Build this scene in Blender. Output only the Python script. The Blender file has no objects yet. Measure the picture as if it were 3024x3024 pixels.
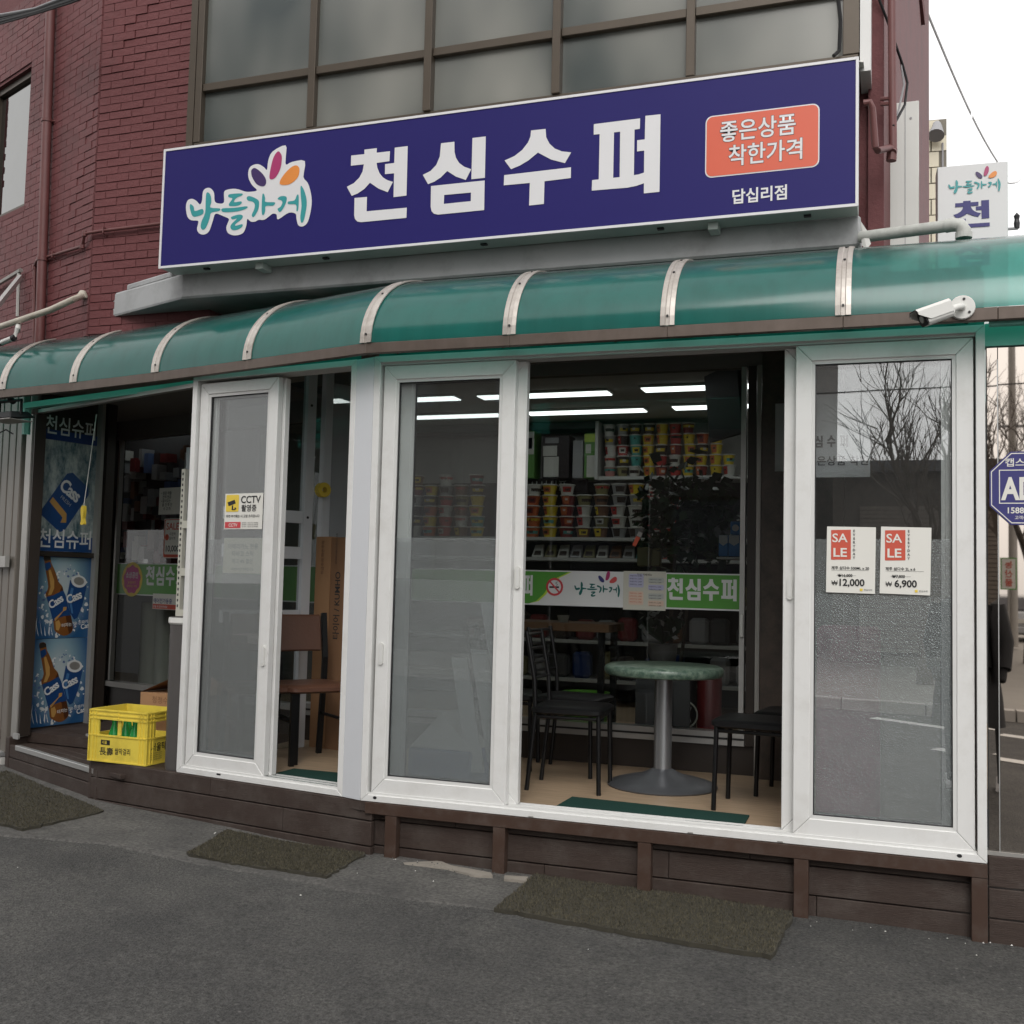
import bpy, bmesh, math, random
from mathutils import Vector, Matrix
from mathutils.geometry import tessellate_polygon
random.seed(7)
R = math.radians
scene = bpy.context.scene
COL = scene.collection

# ------------------------------------------------------------------ camera
FOC, YAW, PITCH, ROLL = 3188.22, -0.3424, 0.0656, 0.0242
CAM = Vector((2.6394, -5.1478, 1.1546))
_f = Vector((math.sin(YAW) * math.cos(PITCH), math.cos(YAW) * math.cos(PITCH), math.sin(PITCH)))
_r = Vector((math.cos(YAW), -math.sin(YAW), 0)); _u = _r.cross(_f)
CR = _r * math.cos(ROLL) + _u * math.sin(ROLL)
CU = -_r * math.sin(ROLL) + _u * math.cos(ROLL)
CF = _f
cam = bpy.data.cameras.new('camera'); camo = bpy.data.objects.new('camera', cam); COL.objects.link(camo)
m = Matrix((CR, CU, -CF)).transposed().to_4x4(); m.translation = CAM; camo.matrix_world = m
cam.sensor_width = 36; cam.lens = FOC / 3024 * 36; cam.clip_start = 0.05; cam.clip_end = 600
scene.camera = camo

# ------------------------------------------------------------------ sky and sun (overcast)
SUN_EL, SUN_AZ = 42, 168
world = bpy.data.worlds.new('World'); scene.world = world; world.use_nodes = True
nt = world.node_tree; bg = nt.nodes['Background']
sky = nt.nodes.new('ShaderNodeTexSky'); sky.sky_type = 'NISHITA'; sky.sun_disc = False
sky.sun_elevation = R(SUN_EL); sky.sun_rotation = R(SUN_AZ); sky.air_density = 1.0; sky.dust_density = 5.0; sky.ozone_density = 1.0
hs = nt.nodes.new('ShaderNodeHueSaturation'); hs.inputs['Saturation'].default_value = 0.13
nt.links.new(sky.outputs[0], hs.inputs['Color'])
veil = nt.nodes.new('ShaderNodeMix'); veil.data_type = 'RGBA'; veil.inputs['Factor'].default_value = .72; veil.inputs['B'].default_value = (10.2, 10.0, 9.9, 1)   # even cloud deck
nt.links.new(hs.outputs[0], veil.inputs['A']); nt.links.new(veil.outputs['Result'], bg.inputs[0])
bg.inputs[1].default_value = 0.12
sd = bpy.data.lights.new('sun', 'SUN'); sd.energy = 1.0; sd.angle = R(35); sd.color = (1, .97, .93)
so = bpy.data.objects.new('sun', sd); COL.objects.link(so); so.rotation_euler = (R(90 - SUN_EL), 0, R(180 - SUN_AZ)); so.location = (0, -10, 20)
scene.view_settings.view_transform = 'Standard'; scene.view_settings.look = 'None'
scene.view_settings.exposure = 0.36; scene.view_settings.gamma = 1.0; scene.view_settings.use_curve_mapping = False
scene.cycles.max_bounces = 10; scene.cycles.transparent_max_bounces = 24; scene.cycles.caustics_reflective = False; scene.cycles.caustics_refractive = False
scene.cycles.sample_clamp_indirect = 6.0; scene.cycles.use_denoising = True

# ------------------------------------------------------------------ helpers: frames and picking
def ray(px, py):
    return CF + CR * ((px - 1512) / FOC) - CU * ((py - 1512) / FOC)
class Frame:
    """vertical working plane: s runs along it to the right, d into the building, z up"""
    def __init__(self, o, ang):
        a = R(ang); self.o = Vector((o[0], o[1], 0)); self.ex = Vector((math.cos(a), math.sin(a), 0)); self.ey = Vector((-math.sin(a), math.cos(a), 0))
    def p(self, s, d, z): return self.o + self.ex * s + self.ey * d + Vector((0, 0, z))
    def hit(self, px, py, d=0.0):
        dd = ray(px, py); O = self.o + self.ey * d
        t = (O - CAM).dot(self.ey) / dd.dot(self.ey); Q = CAM + dd * t
        return ((Q - O).dot(self.ex), Q.z)
    def mat(self, s, d, z, roll=0):
        mm = Matrix((self.ex, Vector((0, 0, 1)), -self.ey)).transposed()
        mm = (mm @ Matrix.Rotation(roll, 3, 'Z')).to_4x4(); mm.translation = self.p(s, d, z); return mm
FR = Frame((0, 0), 0)                 # right part of the shop front
FL = Frame((-.1295, .043), -9.89)     # left part of the shop front
FS = Frame((-2.05, .385), -24)        # entrance step
FI = Frame((0, 1.55), 0)              # inner shop glass
FJ = Frame((-1.3, 1.72), -17)         # inner shop glass at the entrance
FP = Frame((-3.235, 1.06), 80.4)      # poster wall
FB = Frame((0, .75), 0)               # brick front
FW = Frame((-2.58, .75), -22)         # brick flank on the left
FX = Frame((0, 0), 0)

# ------------------------------------------------------------------ helpers: materials
MATS = {}
def nodes_of(name):
    mt = bpy.data.materials.new(name); mt.use_nodes = True; n = mt.node_tree.nodes; l = mt.node_tree.links
    return mt, n, l, n['Principled BSDF'], n['Material Output']
def tex_noise(n, l, scale, detail=4, rough=.6, coord='Object', stretch=None):
    tc = n.new('ShaderNodeTexCoord'); t = n.new('ShaderNodeTexNoise'); t.inputs['Scale'].default_value = scale
    t.inputs['Detail'].default_value = detail; t.inputs['Roughness'].default_value = rough
    if stretch:
        mp = n.new('ShaderNodeMapping'); mp.inputs['Scale'].default_value = stretch
        l.new(tc.outputs[coord], mp.inputs[0]); l.new(mp.outputs[0], t.inputs[0])
    else: l.new(tc.outputs[coord], t.inputs[0])
    return t
def mat(name, col, rough=.5, metal=0.0, var=.12, vscale=6.0, bump=0.0, bscale=60.0, spec=.5, stretch=None, dirt=None, dscale=2.5, damt=.5, coat=0.0, sheen=0):
    """plain surface: colour that wanders a little, optional dirt patches of another colour and fine relief"""
    if name in MATS: return MATS[name]
    mt, n, l, b, o = nodes_of(name)
    t = tex_noise(n, l, vscale, 5, .65, stretch=stretch)
    mx = n.new('ShaderNodeMix'); mx.data_type = 'RGBA'
    mx.inputs['A'].default_value = (*[c * (1 - var) for c in col], 1); mx.inputs['B'].default_value = (*[min(1, c * (1 + var)) for c in col], 1)
    l.new(t.outputs['Fac'], mx.inputs['Factor']); last = mx.outputs['Result']
    if dirt:
        d = tex_noise(n, l, dscale, 6, .7); rp = n.new('ShaderNodeValToRGB'); rp.color_ramp.elements[0].position = .48; rp.color_ramp.elements[1].position = .72
        rp.color_ramp.elements[1].color = (damt, damt, damt, 1)
        l.new(d.outputs['Fac'], rp.inputs[0]); m2 = n.new('ShaderNodeMix'); m2.data_type = 'RGBA'; m2.inputs['B'].default_value = (*dirt, 1)
        l.new(rp.outputs[0], m2.inputs['Factor']); l.new(last, m2.inputs['A']); last = m2.outputs['Result']
    l.new(last, b.inputs['Base Color'])
    b.inputs['Roughness'].default_value = rough; b.inputs['Metallic'].default_value = metal; b.inputs['Specular IOR Level'].default_value = spec
    if coat: b.inputs['Coat Weight'].default_value = coat; b.inputs['Coat Roughness'].default_value = .08
    if bump:
        bt = tex_noise(n, l, bscale, 4, .6, stretch=stretch); bp = n.new('ShaderNodeBump'); bp.inputs['Strength'].default_value = bump; bp.inputs['Distance'].default_value = .01
        l.new(bt.outputs['Fac'], bp.inputs['Height']); l.new(bp.outputs[0], b.inputs['Normal'])
    MATS[name] = mt; return mt
def schlick(n, l, ior):
    lw = n.new('ShaderNodeLayerWeight'); lw.inputs['Blend'].default_value = .5
    pw = n.new('ShaderNodeMath'); pw.operation = 'POWER'; pw.inputs[1].default_value = 5; l.new(lw.outputs['Facing'], pw.inputs[0])
    f0 = ((ior - 1) / (ior + 1)) ** 2; ma = n.new('ShaderNodeMath'); ma.operation = 'MULTIPLY_ADD'; ma.inputs[1].default_value = 1 - f0; ma.inputs[2].default_value = f0; l.new(pw.outputs[0], ma.inputs[0]); return ma.outputs[0]
def glass(name, refl=1.0, ior=1.5, tint=(1, 1, 1), rough=0.0, wob=0.0, haze=0.0):
    if name in MATS: return MATS[name]
    mt, n, l, b, o = nodes_of(name); n.remove(b)
    tr = n.new('ShaderNodeBsdfTransparent'); tr.inputs[0].default_value = (*tint, 1)
    gl = n.new('ShaderNodeBsdfGlossy'); gl.inputs['Roughness'].default_value = rough; gl.inputs[0].default_value = (refl, refl, refl, 1)
    fr = schlick(n, l, ior)
    if wob:
        t = tex_noise(n, l, 1.7, 1); bp = n.new('ShaderNodeBump'); bp.inputs['Strength'].default_value = wob; bp.inputs['Distance'].default_value = .02
        l.new(t.outputs['Fac'], bp.inputs['Height']); l.new(bp.outputs[0], gl.inputs['Normal'])
    src = tr.outputs[0]
    if haze:   # dust and film on the pane
        hz = n.new('ShaderNodeBsdfDiffuse'); hz.inputs[0].default_value = (.42, .42, .41, 1); hm = n.new('ShaderNodeMixShader'); hm.inputs[0].default_value = haze; l.new(src, hm.inputs[1]); l.new(hz.outputs[0], hm.inputs[2]); src = hm.outputs[0]
    mx = n.new('ShaderNodeMixShader'); l.new(fr, mx.inputs[0]); l.new(src, mx.inputs[1]); l.new(gl.outputs[0], mx.inputs[2]); l.new(mx.outputs[0], o.inputs[0])
    MATS[name] = mt; return mt
def emit(name, col, s):
    if name in MATS: return MATS[name]
    mt, n, l, b, o = nodes_of(name); b.inputs['Base Color'].default_value = (.8, .8, .8, 1); b.inputs['Emission Color'].default_value = (*col, 1); b.inputs['Emission Strength'].default_value = s
    MATS[name] = mt; return mt

def make_special():
    # asphalt
    mt, n, l, b, o = nodes_of('asphalt'); MATS['asphalt'] = mt
    big = tex_noise(n, l, .8, 6, .62); mid = tex_noise(n, l, 3.2, 8, .72); fine = tex_noise(n, l, 62, 4, .75)
    def ramp(src, p0, p1, c0, c1):
        r = n.new('ShaderNodeValToRGB'); r.color_ramp.elements[0].position = p0; r.color_ramp.elements[1].position = p1
        r.color_ramp.elements[0].color = (*c0, 1); r.color_ramp.elements[1].color = (*c1, 1); l.new(src, r.inputs[0]); return r.outputs[0]
    def mul(a, c, f=1.0, mode='MULTIPLY'):
        x = n.new('ShaderNodeMix'); x.data_type = 'RGBA'; x.blend_type = mode; x.inputs['Factor'].default_value = f; l.new(a, x.inputs['A']); l.new(c, x.inputs['B']); return x.outputs['Result']
    base = ramp(big.outputs['Fac'], .35, .65, (.058, .057, .055), (.084, .082, .077))
    base = mul(base, ramp(mid.outputs['Fac'], .3, .7, (.78, .78, .79), (1.12, 1.11, 1.09)))
    base = mul(base, ramp(fine.outputs['Fac'], .35, .65, (.42, .42, .42), (1.5, 1.5, 1.5)))
    tc = n.new('ShaderNodeTexCoord'); v = n.new('ShaderNodeTexVoronoi'); v.inputs['Scale'].default_value = 46; l.new(tc.outputs['Object'], v.inputs[0])
    sep = n.new('ShaderNodeSeparateColor'); l.new(v.outputs['Color'], sep.inputs[0]); sp = ramp(sep.outputs[0], .90, .92, (0, 0, 0), (1, 1, 1)); ds = ramp(v.outputs['Distance'], .14, .30, (1, 1, 1), (0, 0, 0))
    gate = mul(sp, ds); gate = mul(gate, ramp(tex_noise(n, l, 1.1, 3).outputs['Fac'], .40, .66, (.05, .05, .05), (.8, .8, .8)))
    x = n.new('ShaderNodeMix'); x.data_type = 'RGBA'; x.inputs['B'].default_value = (.22, .21, .195, 1); l.new(gate, x.inputs['Factor']); l.new(base, x.inputs['A'])
    l.new(x.outputs['Result'], b.inputs['Base Color']); b.inputs['Roughness'].default_value = .86
    v2 = n.new('ShaderNodeTexVoronoi'); v2.inputs['Scale'].default_value = 110; l.new(tc.outputs['Object'], v2.inputs[0])
    ad = n.new('ShaderNodeMath'); ad.operation = 'ADD'; l.new(v2.outputs['Distance'], ad.inputs[0]); l.new(fine.outputs['Fac'], ad.inputs[1])
    bp = n.new('ShaderNodeBump'); bp.inputs['Strength'].default_value = .9; bp.inputs['Distance'].default_value = .009; l.new(ad.outputs[0], bp.inputs['Height']); l.new(bp.outputs[0], b.inputs['Normal'])
    # old concrete strip
    mt, n, l, b, o = nodes_of('concrete_strip'); MATS['concrete_strip'] = mt
    big = tex_noise(n, l, 1.6, 7, .7); fine = tex_noise(n, l, 55, 4, .75); sc = tex_noise(n, l, 6, 8, .8, stretch=(1, 3, 1))
    base = ramp(big.outputs['Fac'], .36, .64, (.060, .058, .055), (.120, .115, .106))
    base = mul(base, ramp(fine.outputs['Fac'], .34, .66, (.5, .5, .5), (1.4, 1.4, 1.4)))
    x = n.new('ShaderNodeMix'); x.data_type = 'RGBA'; x.inputs['B'].default_value = (.24, .23, .21, 1); l.new(ramp(sc.outputs['Fac'], .62, .76, (0, 0, 0), (.7, .7, .7)), x.inputs['Factor']); l.new(base, x.inputs['A'])
    l.new(x.outputs['Result'], b.inputs['Base Color']); b.inputs['Roughness'].default_value = .9
    bp = n.new('ShaderNodeBump'); bp.inputs['Strength'].default_value = .8; bp.inputs['Distance'].default_value = .008; l.new(fine.outputs['Fac'], bp.inputs['Height']); l.new(bp.outputs[0], b.inputs['Normal'])
    # awning sheet
    mt, n, l, b, o = nodes_of('awning_sheet'); MATS['awning_sheet'] = mt; n.remove(b)
    t = tex_noise(n, l, 3, 5, .7); 
    def rgbmix(src, a, c, p0=.35, p1=.7):
        r = n.new('ShaderNodeValToRGB'); r.color_ramp.elements[0].position = p0; r.color_ramp.elements[1].position = p1; r.color_ramp.elements[0].color = (*a, 1); r.color_ramp.elements[1].color = (*c, 1); l.new(src, r.inputs[0]); return r.outputs[0]
    colr = rgbmix(t.outputs['Fac'], (.026, .215, .192), (.048, .205, .190))
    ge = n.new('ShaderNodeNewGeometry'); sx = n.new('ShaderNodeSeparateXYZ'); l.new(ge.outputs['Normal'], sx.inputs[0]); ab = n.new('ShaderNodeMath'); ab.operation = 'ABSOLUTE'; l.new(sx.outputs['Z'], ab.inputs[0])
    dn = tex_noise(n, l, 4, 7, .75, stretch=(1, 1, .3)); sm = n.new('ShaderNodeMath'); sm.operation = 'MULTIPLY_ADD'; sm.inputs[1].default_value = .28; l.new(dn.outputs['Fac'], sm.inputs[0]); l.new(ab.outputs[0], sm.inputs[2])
    dm = n.new('ShaderNodeMapRange'); dm.inputs['From Min'].default_value = .84; dm.inputs['From Max'].default_value = 1.02; dm.inputs['To Max'].default_value = .85; l.new(sm.outputs[0], dm.inputs[0])   # grey-blue reflection of brick and sign, painted into the flat top
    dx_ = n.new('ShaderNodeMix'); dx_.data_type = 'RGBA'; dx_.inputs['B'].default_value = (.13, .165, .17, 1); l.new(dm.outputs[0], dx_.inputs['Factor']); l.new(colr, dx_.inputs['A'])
    st = tex_noise(n, l, 11, 5, .7, stretch=(1, 1, .12)); sr = rgbmix(st.outputs['Fac'], (.62, .64, .64), (1.05, 1.05, 1.05), .35, .55); ml = n.new('ShaderNodeMix'); ml.data_type = 'RGBA'; ml.blend_type = 'MULTIPLY'; ml.inputs['Factor'].default_value = .55; l.new(dx_.outputs['Result'], ml.inputs['A']); l.new(sr, ml.inputs['B'])
    df = n.new('ShaderNodeBsdfDiffuse'); l.new(ml.outputs['Result'], df.inputs[0])
    tl = n.new('ShaderNodeBsdfTranslucent'); tl.inputs[0].default_value = (.08, .60, .48, 1)
    tr = n.new('ShaderNodeBsdfTransparent'); tr.inputs[0].default_value = (.12, .62, .5, 1)
    gl = n.new('ShaderNodeBsdfGlossy'); gl.inputs['Roughness'].default_value = .16
    fr = schlick(n, l, 1.6)
    m1 = n.new('ShaderNodeMixShader'); m1.inputs[0].default_value = .5; l.new(df.outputs[0], m1.inputs[1]); l.new(tl.outputs[0], m1.inputs[2])
    m2 = n.new('ShaderNodeMixShader'); m2.inputs[0].default_value = .16; l.new(m1.outputs[0], m2.inputs[1]); l.new(tr.outputs[0], m2.inputs[2])
    m3 = n.new('ShaderNodeMixShader'); l.new(fr, m3.inputs[0]); l.new(m2.outputs[0], m3.inputs[1]); l.new(gl.outputs[0], m3.inputs[2]); l.new(m3.outputs[0], o.inputs[0])
    # bubble film
    mt, n, l, b, o = nodes_of('bubble_film'); MATS['bubble_film'] = mt; n.remove(b)
    tc = n.new('ShaderNodeTexCoord'); v = n.new('ShaderNodeTexVoronoi'); v.inputs['Scale'].default_value = 120; v.inputs['Randomness'].default_value = 1.0; l.new(tc.outputs['Object'], v.inputs[0])
    cr = tex_noise(n, l, 5, 7, .72); cw = n.new('ShaderNodeMath'); cw.operation = 'MULTIPLY_ADD'; cw.inputs[1].default_value = 2.6; l.new(cr.outputs['Fac'], cw.inputs[0]); l.new(v.outputs['Distance'], cw.inputs[2])
    bp = n.new('ShaderNodeBump'); bp.inputs['Strength'].default_value = .55; bp.inputs['Distance'].default_value = .006; l.new(cw.outputs[0], bp.inputs['Height'])
    tr = n.new('ShaderNodeBsdfTransparent'); tr.inputs[0].default_value = (.9, .91, .92, 1)
    df = n.new('ShaderNodeBsdfDiffuse'); df.inputs[0].default_value = (.68, .68, .675, 1); l.new(bp.outputs[0], df.inputs['Normal'])
    gl = n.new('ShaderNodeBsdfGlossy'); gl.inputs['Roughness'].default_value = .2; gl.inputs[0].default_value = (.9, .9, .9, 1); l.new(bp.outputs[0], gl.inputs['Normal'])
    m1 = n.new('ShaderNodeMixShader'); m1.inputs[0].default_value = .30; l.new(tr.outputs[0], m1.inputs[1]); l.new(df.outputs[0], m1.inputs[2])
    m2 = n.new('ShaderNodeMixShader'); m2.inputs[0].default_value = .10; l.new(m1.outputs[0], m2.inputs[1]); l.new(gl.outputs[0], m2.inputs[2]); l.new(m2.outputs[0], o.inputs[0])
    # frosted upper window glass
    mt, n, l, b, o = nodes_of('frosted_glass'); MATS['frosted_glass'] = mt
    t = tex_noise(n, l, 1.5, 2, .45, stretch=(1, 1, .55)); l.new(rgbmix(t.outputs['Fac'], (.042, .056, .056), (.25, .25, .225), .28, .74), b.inputs['Base Color']); b.inputs['Roughness'].default_value = .24; b.inputs['Specular IOR Level'].default_value = .75
    # mirror-film glass on the right
    mt, n, l, b, o = nodes_of('mirror_glass'); MATS['mirror_glass'] = mt
    b.inputs['Base Color'].default_value = (.57, .51, .455, 1); b.inputs['Metallic'].default_value = 1; b.inputs['Roughness'].default_value = .015
    # translucent vinyl sheet
    mt, n, l, b, o = nodes_of('clear_vinyl'); MATS['clear_vinyl'] = mt; n.remove(b)
    tr = n.new('ShaderNodeBsdfTransparent'); df = n.new('ShaderNodeBsdfDiffuse'); df.inputs[0].default_value = (.5, .52, .55, 1); m1 = n.new('ShaderNodeMixShader'); m1.inputs[0].default_value = .45
    l.new(tr.outputs[0], m1.inputs[1]); l.new(df.outputs[0], m1.inputs[2]); l.new(m1.outputs[0], o.inputs[0])
    # beer poster print: pale centre, blue rim (flat print)
    mt, n, l, b, o = nodes_of('poster_blue'); MATS['poster_blue'] = mt
    tc = n.new('ShaderNodeTexCoord'); mp = n.new('ShaderNodeMapping'); mp.inputs['Location'].default_value = (-.55, -.5, -.62); l.new(tc.outputs['Generated'], mp.inputs[0])
    ln = n.new('ShaderNodeVectorMath'); ln.operation = 'LENGTH'; l.new(mp.outputs[0], ln.inputs[0])
    r = n.new('ShaderNodeValToRGB'); r.color_ramp.elements[0].position = .1; r.color_ramp.elements[0].color = (.44, .51, .53, 1); r.color_ramp.elements[1].position = .68; r.color_ramp.elements[1].color = (.018, .085, .21, 1)
    e = r.color_ramp.elements.new(.36); e.color = (.22, .35, .42, 1)
    l.new(ln.outputs['Value'], r.inputs[0]); l.new(r.outputs[0], b.inputs['Base Color']); b.inputs['Roughness'].default_value = .3
    mt, n, l, b, o = nodes_of('poster_ice'); MATS['poster_ice'] = mt
    t = tex_noise(n, l, 9, 7, .75, stretch=(1, 1, .45)); l.new(rgbmix(t.outputs['Fac'], (.03, .09, .12), (.42, .47, .46), .38, .6), b.inputs['Base Color']); b.inputs['Roughness'].default_value = .3
    # stone column
    mt, n, l, b, o = nodes_of('stone_column'); MATS['stone_column'] = mt
    t = tex_noise(n, l, 7, 8, .75); l.new(rgbmix(t.outputs['Fac'], (.035, .028, .024), (.10, .075, .06)), b.inputs['Base Color']); b.inputs['Roughness'].default_value = .35
    # green marbled table edge
    mt, n, l, b, o = nodes_of('marble_green'); MATS['marble_green'] = mt
    t = tex_noise(n, l, 26, 9, .75); l.new(rgbmix(t.outputs['Fac'], (.045, .085, .062), (.26, .33, .26), .42, .72), b.inputs['Base Color']); b.inputs['Roughness'].default_value = .3
    # wood-look floor
    mt, n, l, b, o = nodes_of('vinyl_floor'); MATS['vinyl_floor'] = mt
    t = tex_noise(n, l, 5, 6, .6, stretch=(1, 9, 1)); l.new(rgbmix(t.outputs['Fac'], (.36, .26, .17), (.50, .37, .25)), b.inputs['Base Color']); b.inputs['Roughness'].default_value = .42
make_special()
mat('upvc', (.72, .72, .705), .33, var=.04, vscale=3, dirt=(.45, .43, .39), dscale=6, damt=.30)
mat('upvc_bead', (.66, .66, .645), .35, var=.04, vscale=3)
mat('post_panel', (.60, .615, .64), .35, var=.03)
mat('deck', (.048, .033, .027), .6, spec=.3, var=.28, vscale=5, bump=.35, bscale=30, stretch=(1, 1, 14), dirt=(.10, .085, .075), dscale=5, damt=.5)
mat('deck_rail', (.055, .032, .023), .55, spec=.3, var=.2, vscale=7, dirt=(.10, .08, .07), dscale=8, damt=.5)
mat('brick_paint', (.150, .048, .050), .6, spec=.3, var=.22, vscale=9, bump=.5, bscale=55, dirt=(.085, .043, .042), dscale=2.2, damt=.7)
mat('mortar', (.134, .044, .046), .8, var=.25, vscale=15, bump=.4)
mat('pipe_red', (.135, .046, .044), .5, var=.2, vscale=8)
mat('sign_blue', (.021, .017, .130), .45, var=.06, vscale=1.2, spec=.18)
mat('sign_white', (.70, .70, .71), .4, var=.03)
mat('sign_red', (.66, .115, .06), .4, var=.04)
mat('ink_dark', (.012, .012, .014), .5, var=.1)
mat('ink_navy', (.03, .028, .16), .5, var=.05)
mat('teal', (.035, .30, .31), .4, var=.05)
mat('petal_purple', (.045, .022, .11), .4); mat('petal_magenta', (.38, .035, .14), .4); mat('petal_orange', (.75, .26, .05), .4)
mat('sign_box', (.50, .56, .53), .4, var=.06)
mat('sealant', (.55, .54, .51), .8, var=.2, vscale=25, bump=.6, bscale=40)
mat('bronze', (.078, .062, .046), .42, metal=.35, var=.15, vscale=10)
mat('slab_paint', (.40, .41, .415), .7, var=.12, vscale=4, dirt=(.2, .2, .2), dscale=3, damt=.6)
mat('rib_steel', (.50, .465, .425), .42, metal=.45, var=.15, vscale=14, dirt=(.20, .16, .13), dscale=9, damt=.5)
mat('beam_bronze', (.125, .098, .082), .5, metal=.4, var=.3, vscale=18, stretch=(1, 1, .25), dirt=(.09, .07, .055), dscale=6, damt=.8)
mat('teal_metal', (.16, .48, .40), .4, var=.1)
mat('white_plastic', (.66, .66, .63), .4, var=.05)
mat('cream_pipe', (.52, .48, .40), .5, var=.15, vscale=12, dirt=(.25, .21, .16), dscale=14, damt=.5)
mat('grey_pipe', (.46, .47, .44), .5, var=.12, dirt=(.2, .2, .18), dscale=10, damt=.5)
mat('black_plastic', (.012, .012, .013), .55, spec=.25); mat('black_metal', (.006, .006, .0065), .35, spec=.35); mat('black_vinyl', (.006, .006, .0065), .42, spec=.3, bump=.15, bscale=40)
mat('dark_frame', (.030, .023, .019), .4, var=.2); mat('alu', (.50, .50, .49), .35, metal=.6, var=.1); mat('alu_dull', (.34, .33, .31), .4, metal=.4, var=.12)
mat('steel_column', (.36, .37, .38), .3, metal=.75, var=.1, vscale=9, stretch=(1, 1, .2)); mat('cast_base', (.12, .125, .135), .4, metal=.5, var=.2)
mat('wood_brown', (.10, .048, .028), .4, var=.2, vscale=5, stretch=(8, 1, 1)); mat('brown_leather', (.13, .060, .038), .38, var=.15, bump=.2, bscale=50)
mat('carton', (.36, .20, .10), .8, var=.12, vscale=4); mat('carton_dark', (.23, .12, .06), .8, var=.1)
mat('crate_yellow', (.80, .63, .085), .38, var=.08, vscale=5, dirt=(.30, .22, .03), dscale=7, damt=.35)
mat('grey_bin', (.10, .093, .09), .45, var=.1); mat('paper', (.72, .71, .66), .7, var=.03); mat('paper_old', (.55, .54, .47), .7, var=.05)
mat('sale_red', (.55, .085, .05), .6, var=.05); mat('cctv_yellow', (.75, .55, .06), .5); mat('cctv_red', (.55, .05, .06), .5)
mat('band_green', (.085, .30, .045), .4, var=.04); mat('band_white', (.66, .67, .67), .4, var=.03); mat('band_lime', (.45, .62, .06), .4)
mat('mat_turf', (.042, .038, .027), .95, var=.4, vscale=30); mat('mat_blade', (.085, .075, .047), .9, var=.5, vscale=12)
mat('mat_green', (.017, .052, .042), .85, spec=.2, var=.15, bump=.3, bscale=80)
mat('wall_panel', (.165, .147, .126), .5, var=.08, vscale=3); mat('ceil_white', (.45, .45, .43), .8, var=.05); mat('wall_in', (.42, .42, .40), .8, var=.06)
mat('ceil_terrace', (.16, .15, .14), .7, var=.15)
mat('shelf_white', (.52, .52, .50), .5); mat('shelf_dark', (.06, .06, .062), .6)
mat('tile_cream', (.62, .57, .43), .35, var=.08, vscale=7); mat('tile_joint', (.20, .185, .15), .8); mat('panel_white', (.60, .61, .58), .45, var=.05)
mat('wire_pale', (.82, .82, .82), .6); mat('wire_grey', (.30, .30, .31), .6); mat('leaf_dark', (.028, .060, .030), .4, var=.35, vscale=6); mat('bark', (.11, .09, .075), .85, var=.25, vscale=9)
mat('blue_box', (.03, .22, .55), .45); mat('blue_dim', (.10, .16, .33), .5)
mat('coat', (.012, .012, .014), .7, var=.2); mat('skin', (.45, .27, .20), .5); mat('shoe', (.5, .5, .5), .5); mat('hair', (.012, .010, .009), .5)
mat('car_silver', (.42, .44, .46), .25, metal=.6, coat=.6); mat('tyre', (.02, .02, .02), .8); mat('tail_red', (.45, .02, .02), .3)
mat('opp_wall', (.11, .095, .085), .8, var=.12, vscale=2); mat('opp_shutter', (.21, .18, .155), .5, var=.08); mat('opp_dark', (.10, .10, .11), .4)
mat('pave', (.26, .245, .22), .85, var=.15, vscale=3, bump=.3); mat('kerb', (.42, .40, .37), .8, var=.1); mat('paint_white', (.62, .61, .58), .7, var=.12, vscale=10)

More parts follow.
